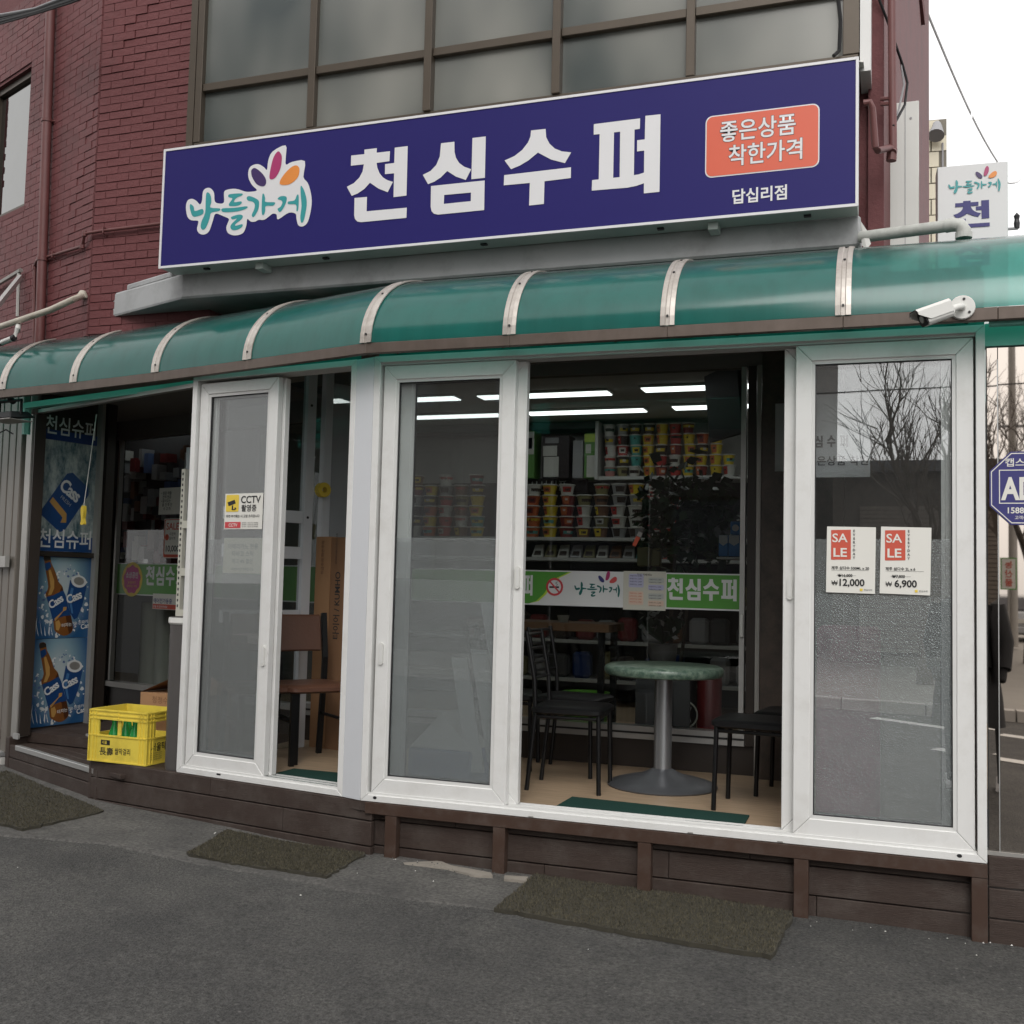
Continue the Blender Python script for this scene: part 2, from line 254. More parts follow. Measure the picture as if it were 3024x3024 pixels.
# ------------------------------------------------------------------ helpers: meshes and objects
class B:
    def __init__(self, fr=None): self.v = []; self.f = []; self.mi = []; self.fr = fr; self.slot = 0
    def P(self, s, d, z): return self.fr.p(s, d, z) if self.fr else Vector((s, d, z))
    def add(self, vs, fs):
        o = len(self.v); self.v += [tuple(x) for x in vs]; self.f += [tuple(i + o for i in f) for f in fs]; self.mi += [self.slot] * len(fs); return self
    def box(self, s0, s1, d0, d1, z0, z1):
        vs = [self.P(s, d, z) for z in (z0, z1) for d in (d0, d1) for s in (s0, s1)]
        return self.add(vs, [(0, 2, 3, 1), (4, 5, 7, 6), (0, 1, 5, 4), (2, 6, 7, 3), (0, 4, 6, 2), (1, 3, 7, 5)])
    def hexa(self, vs):   # 8 points: bottom ring, top ring
        return self.add(vs, [(3, 2, 1, 0), (4, 5, 6, 7), (0, 1, 5, 4), (1, 2, 6, 5), (2, 3, 7, 6), (3, 0, 4, 7)])
    def prism(self, pts, d0, d1, holes=()):   # polygon in (s,z), thickness d0..d1
        loops = [list(pts)] + [list(h) for h in holes]; flat = [p for lp in loops for p in lp]
        tris = tessellate_polygon([[Vector((p[0], p[1], 0)) for p in lp] for lp in loops]); n = len(flat)
        vs = [self.P(p[0], d0, p[1]) for p in flat] + ([self.P(p[0], d1, p[1]) for p in flat] if d1 is not None else [])
        fs = []
        for t in tris:
            a, b_, c = [flat[i] for i in t]; cr = (b_[0] - a[0]) * (c[1] - a[1]) - (b_[1] - a[1]) * (c[0] - a[0])
            t = tuple(t) if cr > 0 else tuple(reversed(t)); fs.append(t)
            if d1 is not None: fs.append(tuple(n + i for i in reversed(t)))
        if d1 is not None:
            o = 0
            for lp in loops:
                k = len(lp)
                for i in range(k): j = (i + 1) % k; fs.append((o + i, n + o + i, n + o + j, o + j))
                o += k
        return self.add(vs, fs)
    def plan(self, pts, z0, z1):   # polygon in plan (x,y), from z0 up to z1
        tris = tessellate_polygon([[Vector((p[0], p[1], 0)) for p in pts]]); n = len(pts)
        vs = [Vector((p[0], p[1], z0)) for p in pts] + [Vector((p[0], p[1], z1)) for p in pts]; fs = []
        for t in tris:
            a, b_, c = [pts[i] for i in t]; cr = (b_[0] - a[0]) * (c[1] - a[1]) - (b_[1] - a[1]) * (c[0] - a[0])
            t = tuple(t) if cr > 0 else tuple(reversed(t)); fs.append(tuple(n + i for i in t)); fs.append(tuple(reversed(t)))
        for i in range(n): j = (i + 1) % n; fs.append((i, j, n + j, n + i))
        return self.add(vs, fs)
    def tube(self, pts, r, seg=10, cap=True):
        pts = [Vector(p) for p in pts]; k = len(pts); rs = r if isinstance(r, (list, tuple)) else [r] * k; vs = []; up = None
        for i in range(k):
            t = (pts[min(i + 1, k - 1)] - pts[max(i - 1, 0)]).normalized()
            if up is None: up = t.orthogonal().normalized()
            u = (up - t * up.dot(t)).normalized(); up = u; w = t.cross(u)
            vs += [pts[i] + (u * math.cos(2 * math.pi * j / seg) + w * math.sin(2 * math.pi * j / seg)) * rs[i] for j in range(seg)]
        fs = [(i * seg + j, i * seg + (j + 1) % seg, (i + 1) * seg + (j + 1) % seg, (i + 1) * seg + j) for i in range(k - 1) for j in range(seg)]
        if cap: fs += [tuple(range(seg - 1, -1, -1)), tuple((k - 1) * seg + j for j in range(seg))]
        return self.add(vs, fs)
    def lathe(self, prof, c=(0, 0, 0), seg=24):   # prof: (r,z)
        c = Vector(c); vs = [c + Vector((r * math.cos(2 * math.pi * j / seg), r * math.sin(2 * math.pi * j / seg), z)) for r, z in prof for j in range(seg)]
        k = len(prof); fs = [(i * seg + j, i * seg + (j + 1) % seg, (i + 1) * seg + (j + 1) % seg, (i + 1) * seg + j) for i in range(k - 1) for j in range(seg)]
        if prof[0][0] > 1e-4: fs.append(tuple(range(seg - 1, -1, -1)))
        if prof[-1][0] > 1e-4: fs.append(tuple((k - 1) * seg + j for j in range(seg)))
        return self.add(vs, fs)
    def mesh(self, name, mats, smooth=False):
        me = bpy.data.meshes.new(name); me.from_pydata(self.v, [], self.f)
        for q in (mats if isinstance(mats, (list, tuple)) else [mats]): me.materials.append(MATS[q] if isinstance(q, str) else q)
        if any(self.mi): me.polygons.foreach_set('material_index', self.mi)
        if smooth:
            me.polygons.foreach_set('use_smooth', [True] * len(me.polygons))
            try: me.set_sharp_from_angle(angle=R(38))
            except Exception: pass
        me.update(); return me
WO = {}
def link(o, parent=None, loc=None):
    COL.objects.link(o)
    if parent is not None:
        o.parent = parent
        if loc is None: o.location = -WO.get(parent.name, Vector((0, 0, 0)))
    if loc is not None: o.location = loc
    WO[o.name] = Vector((0, 0, 0)) if loc is None else Vector(loc)
    return o
def bevelled(o, w, seg=1):
    md = o.modifiers.new('bevel', 'BEVEL'); md.width = w; md.segments = seg; md.limit_method = 'ANGLE'; md.angle_limit = R(40); return o
def tag(o, label, cat, group=None):
    o['label'] = label; o['category'] = cat
    if group: o['group'] = group
    return o
def thing(name, label, cat, loc=(0, 0, 0), group=None, rz=0):
    o = bpy.data.objects.new(name, None); o.empty_display_size = .1; COL.objects.link(o); o.location = loc; o.rotation_euler = (0, 0, rz); WO[o.name] = Vector(loc); return tag(o, label, cat, group)
def part(name, b, mats, parent, bevel=0, smooth=False, loc=None, label=None, kind=None):
    o = link(bpy.data.objects.new(name, b if isinstance(b, bpy.types.Mesh) else b.mesh(name, mats, smooth)), parent, loc)
    if bevel: bevelled(o, bevel)
    if label: o['label'] = label
    if kind: o['kind'] = kind
    return o
def solo(name, b, mats, label, cat, group=None, bevel=0, smooth=False):
    o = link(bpy.data.objects.new(name, b if isinstance(b, bpy.types.Mesh) else b.mesh(name, mats, smooth)))
    if bevel: bevelled(o, bevel)
    return tag(o, label, cat, group)
def struct(name, b, mats, smooth=False, kind='structure'):
    o = link(bpy.data.objects.new(name, b.mesh(name, mats, smooth))); o['kind'] = kind; return o
def copy_tree(o, parent=None):
    c = o.copy(); COL.objects.link(c); c.parent = parent
    for ch in o.children: copy_tree(ch, c)
    return c
TEXTS = []
def text(parent, fr, s, z, st, h, mt, d=-.002, bold=0.0, wid=1.0, align='LEFT', roll=0.0, name='lettering', spacing=1.0):
    """a line of lettering lying on a frame; turned into a mesh at the end"""
    c = bpy.data.curves.new('t', 'FONT'); c.body = st; c.size = h; c.offset = bold * h; c.align_x = align; c.space_character = spacing; c.resolution_u = 3
    o = bpy.data.objects.new('t', c); COL.objects.link(o)
    mm = fr.mat(s, d, z, roll) @ Matrix.Diagonal((wid, 1, 1, 1)); TEXTS.append((o, mm, parent, mt, name)); return o
def finish_texts():
    bpy.context.view_layer.update(); dg = bpy.context.evaluated_depsgraph_get()
    for o, mm, parent, mt, name in TEXTS:
        me = bpy.data.meshes.new_from_object(o.evaluated_get(dg)); me.transform(mm); me.materials.clear(); me.materials.append(MATS[mt]); me.name = name
        q = bpy.data.objects.new(name, me); link(q, parent)
    for o, *_ in TEXTS:
        c = o.data; bpy.data.objects.remove(o); bpy.data.curves.remove(c)
def spline(pts, n=4):
    out = []; k = len(pts)
    for i in range(k):
        p0, p1, p2, p3 = [pts[(i + j - 1) % k] for j in range(4)]
        for t in range(n):
            t /= n; out.append(tuple(.5 * (2 * p1[a] + (p2[a] - p0[a]) * t + (2 * p0[a] - 5 * p1[a] + 4 * p2[a] - p3[a]) * t * t + (3 * p1[a] - p0[a] - 3 * p2[a] + p3[a]) * t ** 3) for a in (0, 1)))
    return out
def rrect(s0, s1, z0, z1, r, n=5):
    out = []
    for cx, cz, a0 in ((s1 - r, z0 + r, -90), (s1 - r, z1 - r, 0), (s0 + r, z1 - r, 90), (s0 + r, z0 + r, 180)):
        out += [(cx + r * math.cos(R(a0 + 90 * i / n)), cz + r * math.sin(R(a0 + 90 * i / n))) for i in range(n + 1)]
    return out
def disc(s, z, r, n=24, rz=None): return [(s + r * math.cos(2 * math.pi * i / n), z + (rz or r) * math.sin(2 * math.pi * i / n)) for i in range(n)]
def tape(fr, pts, d, mt, parent, name): return part(name, B(fr).prism(pts, d, None), mt, parent)
def gz(x): return -.287 - .017 * (max(-9, min(9, x)) - .3)

# ------------------------------------------------------------------ ground
def lines(a, b_, step, far):
    k = int((b_ - a) / step); return sorted([-f for f in far] + [a + i * step for i in range(k + 1)] + [f for f in far])
xs = lines(-6, 6, .12, [8, 12, 20, 40, 90, 160]); ys = sorted([-160, -90, -40, -20, -12, -9] + [-6.5 + .12 * i for i in range(80)] + [6, 12, 30, 80])
def gn(x, y): 
    w = max(0, 1 - abs(x) / 6.5) if -6.5 < y < 3 else 0
    return w * (.004 * math.sin(2.1 * x + 1.3 * y) * math.cos(1.7 * y - .6 * x) + .003 * math.sin(5.3 * x - 3.1 * y))
b = B(); b.v = [(x, y, gz(x) + gn(x, y)) for y in ys for x in xs]; nx = len(xs)
b.f = [(j * nx + i, j * nx + i + 1, (j + 1) * nx + i + 1, (j + 1) * nx + i) for j in range(len(ys) - 1) for i in range(nx - 1)]; b.mi = [0] * len(b.f)
struct('road', b, 'asphalt', smooth=True)
# strip of old concrete along the shop front, ragged outer edge
edge = [(-6, -.75), (-3.4, -.62), (-1.84, -.55), (-1.27, -.44), (-.73, -.48), (.2, -.58), (.96, -.53), (1.15, -.45), (1.25, -.1)]
b = B(); top = []; N = 110
for i in range(N + 1):
    x = -6 + 7.25 * i / N; k = max(j for j in range(len(edge) - 1) if edge[j][0] <= x + 1e-6); t = (x - edge[k][0]) / (edge[k + 1][0] - edge[k][0]); y = edge[k][1] + t * (edge[k + 1][1] - edge[k][1])
    y += random.uniform(-.012, .012); top.append((x, y))
vs = []
for x, y in top:
    for q, (yy, dz) in enumerate(((y - .012, .000), (y, .007), (y + .25, .008), (1.6, .008))): vs.append((x, yy, gz(x) + gn(x, yy) + dz))
b.add(vs, [(i * 4 + q, (i + 1) * 4 + q, (i + 1) * 4 + q + 1, i * 4 + q + 1) for i in range(N) for q in range(3)])
struct('pavement_strip', b, 'concrete_strip')
# pale mortar scraps at the foot of the boards, crumbs of stone
b = B()
for (pl, zz) in (([(1190, 2550), (1300, 2545), (1330, 2558), (1450, 2580), (1455, 2590), (1400, 2588), (1320, 2568), (1195, 2556)], 0), ([(1490, 2588), (1560, 2592), (1555, 2605), (1488, 2598)], 0)):
    pp = []
    for px, py in pl:
        d = ray(px, py); t = (gz(.7) + .012 - CAM.z) / d.z; Q = CAM + d * t; pp.append((Q.x, Q.y))
    b.plan(pp[::-1], gz(.7) + .002, gz(.7) + .018)
mat('old_mortar', (.26, .235, .20), .9, var=.3, vscale=14, bump=.6)
struct('mortar_residue', b, 'old_mortar', kind='stuff')
b = B()
for i in range(620):
    if i < 420: x = random.uniform(-1, 5); y = .02 - abs(random.gauss(0, .16)); 
    else: x = random.uniform(-5, 6); y = random.uniform(-4.2, 0)
    s = random.uniform(.003, .007) * (1.3 if random.random() < .1 else 1); z = gz(x) + gn(x, y) + (.009 if -.5 < y and x < 1.2 else .001); a = random.random() * 6
    pts = [Vector((x + s * math.cos(a + q * 2.09) * random.uniform(.6, 1.2), y + s * math.sin(a + q * 2.09), z)) for q in range(3)]; b.slot = 0 if random.random() < .18 else 1
    b.add(pts + [Vector((x, y, z + s * .8))], [(0, 1, 3), (1, 2, 3), (2, 0, 3)])
struct('gravel', b, ['paint_white', 'concrete_strip'], kind='stuff')

# ------------------------------------------------------------------ brown deck boards round the foot of the shop
t = thing('terrace_platform', 'dark brown boarded plinth with short posts under the white shopfront', 'platform', (1.5, .1, -.3))
ROWS = [(-.100, -.004), (-.230, -.106), (-.37, -.236)]
def boards(fr, s0, s1, d, cuts, rows=ROWS, skew=0):
    for k, (z0, z1) in enumerate(rows):
        cs = [s0] + sorted(cuts[k % len(cuts)]) + [s1]
        for a, c in zip(cs[:-1], cs[1:]):
            part('plank', B(fr).box(a + .001, c - .001, d - .0015 * k, d + .03, z0, z1), 'deck', t, bevel=.003)
boards(FR, .0, 3.012, .055, [[.52, 2.0], [1.62], [1.0, 2.3]])
boards(FR, 3.016, 6.5, .02, [[], [4.4], []], rows=[(-.1, .03), (-.230, -.106), (-.45, -.236)])
boards(FL, -1.95, .20, -.004, [[-.95], [-.4], [-1.2]])
part('rail', B(FR).box(.03, 3.012, -.004, .05, -.062, -.003), 'deck_rail', t, bevel=.002)
for x in (.18, .776, 1.513, 2.236, 2.98): part('post', B(FR).box(x - .032, x + .032, -.002, .05, gz(x) - .03, -.064), 'deck_rail', t, bevel=.002)
# left end block, step
part('end_board', B(FL).box(-1.975, -1.952, -.002, .60, -.24, -.003), 'deck', t, bevel=.002)
for k, (z0, z1) in enumerate(((-.145, -.06), (-.36, -.150))): part('plank', B(FS).box(-1.30, .06, 0.0 - .002 * k, .03, z0, z1), 'deck', t, bevel=.003)
for k in range(4): part('tread_board', B(FS).box(-1.25, .30, .03 + .082 * k, .108 + .082 * k, -.085, -.058), 'deck', t, bevel=.003)
part('nosing', B(FS).box(-1.16, .02, -.008, .028, -.085, -.052), 'alu', t, bevel=.002)
part('riser', B(FS).box(-1.25, .7, .36, .38, -.1, .02), 'deck', t)
part('nosing', B(FS).box(-.85, .6, .345, .375, .006, .034), 'alu', t, bevel=.002)
part('end_board', B(FS).box(-1.33, -1.27, -.005, .75, -.36, -.01), 'deck', t, bevel=.003)
# floors behind
fl = B(); fl.plan([(FL.p(-1.95, .0, 0).x, FL.p(-1.95, .0, 0).y), (-.13, .048), (0.0, .004), (3.0, .004), (3.0, 1.6), (-1.3, 1.75), (-1.95, 1.75)], -.05, -.001); struct('deck_top', fl, 'deck')
fl = B(); fl.plan([(FL.p(-1.2, .1, 0).x, FL.p(-1.2, .1, 0).y), (-.11, .15), (0.0, .105), (3.0, .105), (3.0, 1.55), (-1.3, 1.72)], 0.0, .03); struct('terrace_floor', fl, 'vinyl_floor')
fl = B(); fl.plan([(-3.9, 1.05), (-2.2, .95), (-1.32, 1.0), (-1.32, 1.73), (-3.9, 2.55)], -.05, .018); struct('entrance_floor', fl, 'deck')
fl = B(); fl.plan([(-6, 2.56), (-3.9, 2.56), (-1.3, 1.74), (3.0, 1.58), (4.2, 1.58), (4.2, 5.6), (-6, 5.6)], -.05, .06); struct('shop_floor', fl, 'vinyl_floor')

# ------------------------------------------------------------------ white glazed enclosure with sliding doors
glass('clear_glass', .95, 1.55, wob=.0); glass('door_glass', 1.0, 2.2, (.93, .95, .95), wob=.02, haze=.03); glass('mid_glass', .9, 1.6, (.88, .90, .90), haze=.03); glass('left_glass', .9, 1.6, (.85, .87, .87), haze=.09); glass('inner_glass', .8, 1.5, (.78, .80, .80))
enc = thing('shop_enclosure', 'white plastic framed glass front with sliding doors under the awning', 'shopfront', (1.5, 0, 0))
def ring(b, s0, s1, z0, z1, w, d0, d1, wb=None, gap=.0006):
    wb = wb or w; so, si, zo, zi = (s0, s1), (s0 + w, s1 - w), (z0, z1), (z0 + wb, z1 - wb); g = gap
    quads = [((s0 + g, z0), (s1 - g, z0), (si[1] - g, zi[0]), (si[0] + g, zi[0])), ((s1, z0 + g), (s1, z1 - g), (si[1], zi[1] - g), (si[1], zi[0] + g)),
             ((s1 - g, z1), (s0 + g, z1), (si[0] + g, zi[1]), (si[1] - g, zi[1])), ((s0, z1 - g), (s0, z0 + g), (si[0], zi[0] + g), (si[0], zi[1] - g))]
    for q in quads: b.hexa([b.P(s, d, z) for d in (d1, d0) for s, z in q])
    return b
def stadium(b, s, z, w, h, d0, d1): return b.prism(rrect(s - w / 2, s + w / 2, z - h / 2, z + h / 2, w * .49, 6), d0, d1)
def leaf(fr, s0, s1, z0, z1, d0, hs=None, hz=None, stile=.072, film=None, gmat='clear_glass', label=None, d1=None):
    d1 = d1 or d0 + .042
    o = part('sliding_door', ring(B(fr), s0, s1, z0, z1, stile, d0, d1, stile * 1.05), 'upvc', enc, bevel=.003, label=label)
    a, c, e, g = s0 + stile, s1 - stile, z0 + stile * 1.05, z1 - stile * 1.05
    part('glazing_bead', ring(B(fr), a - .001, c + .001, e - .001, g + .001, .017, d0 + .006, d0 + .03), 'upvc_bead', o)
    part('gasket', ring(B(fr), a + .016, c - .016, e + .016, g - .016, .004, d0 + .012, d0 + .026), 'ink_dark', o)
    part('pane', B(fr).box(a + .012, c - .012, d0 + .019, d0 + .024, e + .012, g - .012), gmat, o)
    if film:
        fs0, fs1, zt, zl = film
        part('film', B(fr).prism([(fs0, e + .014), (fs1, e + .014), (fs1, zt - .002), (fs0, zt - .006)], d0 + .0262, None), 'bubble_film', o)
        if zl: part('film', B(fr).prism([(fs0 - .004, e + .014), (fs1 + .003, e + .014), (fs1 + .003, zl), (fs0 - .004, zl + .004)], d0 + .0285, None), 'bubble_film', o)
    if hs is not None:
        h = part('handle', stadium(B(fr), hs, hz, .026, .115, d0 - .012, d0), 'white_plastic', o, bevel=.003)
        part('finger_pull', stadium(B(fr), hs, hz, .013, .09, d0 - .0135, d0 - .012), 'upvc_bead', h)
    return o
# outer frames
ob = ring(B(FR), 0, 3.011, 0, 2.35, .038, 0.0, .125, .034); part('outer_frame', ob, 'upvc', enc, bevel=.002)
for d in (.016, .064, .112): part('track', B(FR).box(.039, 2.972, d - .003, d + .003, .034, .046), 'upvc_bead', enc); part('track', B(FR).box(.039, 2.972, d - .003, d + .003, 2.302, 2.316), 'upvc_bead', enc)
ob = ring(B(FL), -1.228, 0, 0, 2.35, .036, 0.0, .125, .034); part('outer_frame', ob, 'upvc', enc, bevel=.002)
for d in (.016, .064, .112): part('track', B(FL).box(-1.19, -.037, d - .003, d + .003, .034, .046), 'upvc_bead', enc)
b = B(); pl = [(-.1295, .043), (-.001, .0), (0.0, .12), (-.11, .16)]; b.plan(pl, 0, 2.348); part('corner_post', b, 'post_panel', enc, bevel=.002)
leaf(FR, .052, .800, .042, 2.300, .018, .088, .767, film=(.13, .715, 1.385, 1.16), label='left sliding door with bubble wrap on its lower half', gmat='mid_glass')
leaf(FR, .125, .848, .042, 2.300, .066, .822, 1.183, label='second sliding door stacked behind the left one')
leaf(FR, 2.140, 2.92, .042, 2.300, .066, 2.172, 1.165, label='sliding door stacked behind the right one')
leaf(FR, 2.196, 2.964, .042, 2.300, .018, film=(2.275, 2.875, 1.398, 1.136), label='right sliding door with sale notices', gmat='door_glass')
leaf(FL, -1.178, -.570, .042, 2.300, .018, -.602, .71, stile=.064, film=(-1.105, -.642, 1.374, 1.164), label='narrow sliding door with surveillance notice', gmat='left_glass')
leaf(FL, -1.165, -.556, .042, 2.300, .066, label='narrow sliding door stacked behind', gmat='clear_glass')
# drain slots and screw caps in the sills
b = B(FR)
for s, z in ((.085, .022), (2.90, .022)): b.prism(disc(s, z, .011, 10, .008), -.001, .004)
part('drain_cap', b, 'ink_dark', enc)
b = B(FL); b.box(-.905, -.875, -.001, .004, .018, .028); part('drain_cap', b, 'ink_dark', enc)
b = B(FR)
for s in (.93, 1.72, 2.13): b.box(s, s + .025, -.003, .003, .003, .008)
part('clip', b, 'alu_dull', enc)
# mirror-like side pane right of the doors
sp = thing('side_window', 'mirror-like window pane right of the white doors reflecting the street', 'window', (3.6, .06, .03))
part('pane', B(FR).box(3.068, 4.9, .052, .058, .05, 2.255), 'mirror_glass', sp)
nar = Frame((3.022, .052), -2.6); part('pane', B(nar).box(0, .042, .0, .006, .05, 2.255), 'mirror_glass', sp)
part('glass_joint', B(FR).box(3.0625, 3.0665, .046, .062, .045, 2.2), 'alu', sp)
part('sill', B(FR).box(3.013, 5.0, .035, .11, .031, .047), 'alu_dull', sp); part('head', B(FR).box(3.013, 5.0, .03, .11, 2.258, 2.36), 'teal_metal', sp)
part('backing', B(FR).box(3.02, 5.0, .066, .09, .05, 2.257), 'opp_dark', sp)

# notices on the doors
def sheet(name, fr, s0, s1, z0, z1, d, mt, label, cat, tilt=0.0, group=None):
    th = thing(name, label, cat, fr.p((s0 + s1) / 2, d, z0), group)
    def rot(s, z):
        c = math.cos(tilt); q = math.sin(tilt); cs, cz = (s0 + s1) / 2, (z0 + z1) / 2; return (cs + (s - cs) * c - (z - cz) * q, cz + (s - cs) * q + (z - cz) * c)
    part('sheet', B(fr).prism([rot(s0, z0), rot(s1, z0), rot(s1, z1), rot(s0, z1)], d - .0008, d), mt, th)
    return th
def sale(s0, item, old, new, label, tilt):
    s1, z0, z1 = s0 + .214, 1.146, 1.449; dd = .0365
    th = sheet('sale_notice', FR, s0, s1, z0, z1, dd, 'paper', label, 'notice', tilt, 'sale notices on the right door')
    tape(FR, [(s0 + .02, z1 - .152), (s0 + .107, z1 - .150), (s0 + .107, z1 - .013), (s0 + .02, z1 - .015)], dd - .0018, 'sale_red', th, 'red_panel')
    D = dd - .0028
    text(th, FR, s0 + .024, z1 - .070, 'SA', .056, 'paper', D, .012, 1.08); text(th, FR, s0 + .027, z1 - .137, 'LE', .056, 'paper', D, .02, 1.15)
    for i, c in enumerate('EVERYDAY'): text(th, FR, s0 + .121, z1 - .024 - i * .0175, c, .0155, 'ink_dark', D, .02, align='CENTER')
    text(th, FR, s0 + .022, z0 + .108, item, .0165, 'ink_dark', D, .018); tape(FR, [(s0 + .022, z0 + .1035), (s0 + .185, z0 + .1035), (s0 + .185, z0 + .1045), (s0 + .022, z0 + .1045)], D, 'ink_dark', th, 'rule')
    text(th, FR, s0 + .05, z0 + .074, old, .0175, 'ink_dark', D, .02); tape(FR, [(s0 + .045, z0 + .0792), (s0 + .13, z0 + .0792), (s0 + .13, z0 + .0802), (s0 + .045, z0 + .0802)], D - .0004, 'ink_dark', th, 'rule')
    text(th, FR, s0 + .022, z0 + .034, '₩', .030, 'ink_dark', D, .0); text(th, FR, s0 + (.050 if len(new) > 5 else .060), z0 + .033, new, .044, 'ink_dark', D, .025, .98)
    tape(FR, [(s0 + .147, z0 + .010), (s0 + .159, z0 + .010), (s0 + .159, z0 + .022), (s0 + .147, z0 + .022)], D, 'cctv_yellow', th, 'stamp'); text(th, FR, s0 + .164, z0 + .012, '천심수퍼', .010, 'ink_dark', D)
sale(2.338, '제주 삼다수 500ML x 20', '₩16,000', '12,000', 'left of two white sale notices, priced 12,000, taped to right door', -.012)
sale(2.573, '제주 삼다수 2L x 6', '₩7,800', '6,900', 'right of two white sale notices, priced 6,900, taped to right door', -.02)
th = sheet('surveillance_notice', FL, -.962, -.668, 1.428, 1.636, .036, 'paper', 'white and yellow CCTV notice on the narrow left sliding door', 'notice'); D = .0335
tape(FL, rrect(-.952, -.852, 1.53, 1.629, .008), D, 'cctv_yellow', th, 'yellow_panel'); tape(FL, [(-.955, 1.435), (-.832, 1.435), (-.832, 1.470), (-.955, 1.470)], D, 'cctv_red', th, 'red_panel')
tape(FL, [(-.94, 1.585), (-.885, 1.6), (-.875, 1.578), (-.93, 1.563)], D - .001, 'ink_dark', th, 'camera_picture'); tape(FL, [(-.905, 1.566), (-.895, 1.568), (-.893, 1.545), (-.87, 1.545), (-.87, 1.553), (-.884, 1.555), (-.884, 1.538), (-.906, 1.54)], D - .001, 'ink_dark', th, 'bracket_picture')
text(th, FL, -.838, 1.580, 'CCTV', .058, 'ink_dark', D, .018); text(th, FL, -.832, 1.534, '촬영중', .043, 'ink_dark', D, .018, 1.0); text(th, FL, -.948, 1.497, '화면 부가훼손 시 고발 조치합니다', .0185, 'ink_dark', D, .012)
text(th, FL, -.925, 1.443, 'CCTV', .026, 'paper', D - .001, .02)
for k in range(3): text(th, FL, -.823, 1.461 - k * .011, '설치목적 : 시설안전 및 화재예방', .0095, 'ink_dark', D)
th = sheet('paper_notice', FL, -.965, -.668, 1.172, 1.377, .0437, 'paper_old', 'faded white notice behind glass under the CCTV notice', 'notice'); D = .0424
for k, (st, hh) in enumerate((('아메리카노 전용', .035), ('타바코 스틱', .035), ('하고 4% 할인', .03), ('매장에서만 판매합니다', .018))): text(th, FL, -.815, 1.315 - k * .042, st, hh, 'wire_grey', D, .01, align='CENTER')
# octagonal security sticker on the mirror pane
th = thing('security_sticker', 'blue octagonal security company sticker on the mirror-like window', 'sticker', (3.2, .05, 1.46))
oc = [(3.03 + .0, 1.545), (3.115, 1.462), (3.235, 1.462), (3.32, 1.545), (3.32, 1.70), (3.235, 1.785), (3.115, 1.785), (3.03, 1.70)]
part('plate', B(FR).prism(oc, .040, .0455), 'ink_navy', th)
cx, cz = 3.175, 1.6235; sc = lambda f: [(cx + (s - cx) * f, cz + (z - cz) * f) for s, z in oc]
part('border', B(FR).prism(sc(.96), .0392, None, [sc(.935)[::-1]]), 'paper', th)
tape_box = [(3.068, 1.555), (3.282, 1.555), (3.282, 1.705), (3.068, 1.705)]
part('inner_border', B(FR).prism(tape_box, .0392, None, [[(3.072, 1.559), (3.278, 1.559), (3.278, 1.701), (3.072, 1.701)][::-1]]), 'paper', th)
text(th, FR, 3.081, 1.575, 'ADT', .135, 'paper', .0388, .035, .72); text(th, FR, 3.092, 1.722, '캡스경비', .040, 'paper', .0388, .015, 1.1); text(th, FR, 3.096, 1.513, '1588-6400', .036, 'paper', .0388, .02); text(th, FR, 3.13, 1.487, '고객센터', .018, 'paper', .0388, .01)

# ------------------------------------------------------------------ awning
aw = thing('awning', 'curved teal polycarbonate awning with steel ribs above the shopfront', 'awning', (0, -.1, 2.33))
APATH = [(-4.6, .80), (-3.86, .66), (-3.09, .545), (-2.389, .430), (-1.62, .262), (-.836, .062), (.036, -.172), (.829, -.170), (1.622, -.170), (2.416, -.170), (3.05, -.170), (6.2, -.170)]
def inward(i):
    ns = []
    for a, c in ((i - 1, i), (i, i + 1)):
        if 0 <= a and c < len(APATH):
            e = Vector((APATH[c][0] - APATH[a][0], APATH[c][1] - APATH[a][1])).normalized(); ns.append(Vector((-e.y, e.x)))
    q = sum(ns, Vector((0, 0))).normalized(); return q / q.dot(ns[0])
AIN = [inward(i) for i in range(len(APATH))]
NARC = 16; AD, AH, AZ = .62, .455, 2.385
def arc(k, off=0.0):   # (inward, z) along the curved section
    a = math.pi / 2 * k / NARC; nn = Vector((-math.cos(a) / AD, math.sin(a) / AH)).normalized()
    return (AD * (1 - math.cos(a)) + nn.x * off, AZ + AH * math.sin(a) + nn.y * off)
def apt(i, u, z): return Vector((APATH[i][0] + AIN[i].x * u, APATH[i][1] + AIN[i].y * u, z))
for i in range(len(APATH) - 1):
    b = B(); vs = []
    for off in (.002, -.002):
        for j in (i, i + 1): vs += [apt(j, *arc(k, off)) for k in range(NARC + 1)]
    M_ = NARC + 1; fs = [(k + 1, k, M_ + k, M_ + k + 1) for k in range(NARC)]
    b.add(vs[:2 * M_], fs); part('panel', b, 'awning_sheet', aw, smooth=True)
for i in (1, 2, 3, 4, 5, 6, 7, 8, 9):
    e = Vector((AIN[i].y, -AIN[i].x)).normalized(); vs = []; b = B()
    prof = [(-.034, .004), (-.034, .010), (-.012, .012), (-.008, .006), (.008, .006), (.012, .012), (.034, .010), (.034, .004)]
    for k in range(NARC + 1):
        for w, off in prof:
            u, z = arc(k, off); q = apt(i, u, z); vs.append(q + Vector((e.x, e.y, 0)) * w)
    L_ = len(prof); b.add(vs, [(k * L_ + a, k * L_ + (a + 1) % L_, (k + 1) * L_ + (a + 1) % L_, (k + 1) * L_ + a) for k in range(NARC) for a in range(L_)])
    rb = part('rib', b, 'rib_steel', aw)
    sb = B()
    for k in (1, 7, 11): u, z = arc(k, .0075); c = apt(i, u, z); u2, z2 = arc(k, .012); c2 = apt(i, u2, z2); sb.tube([c, c2], .006, 8)
    part('screw', sb, 'ink_dark', rb)
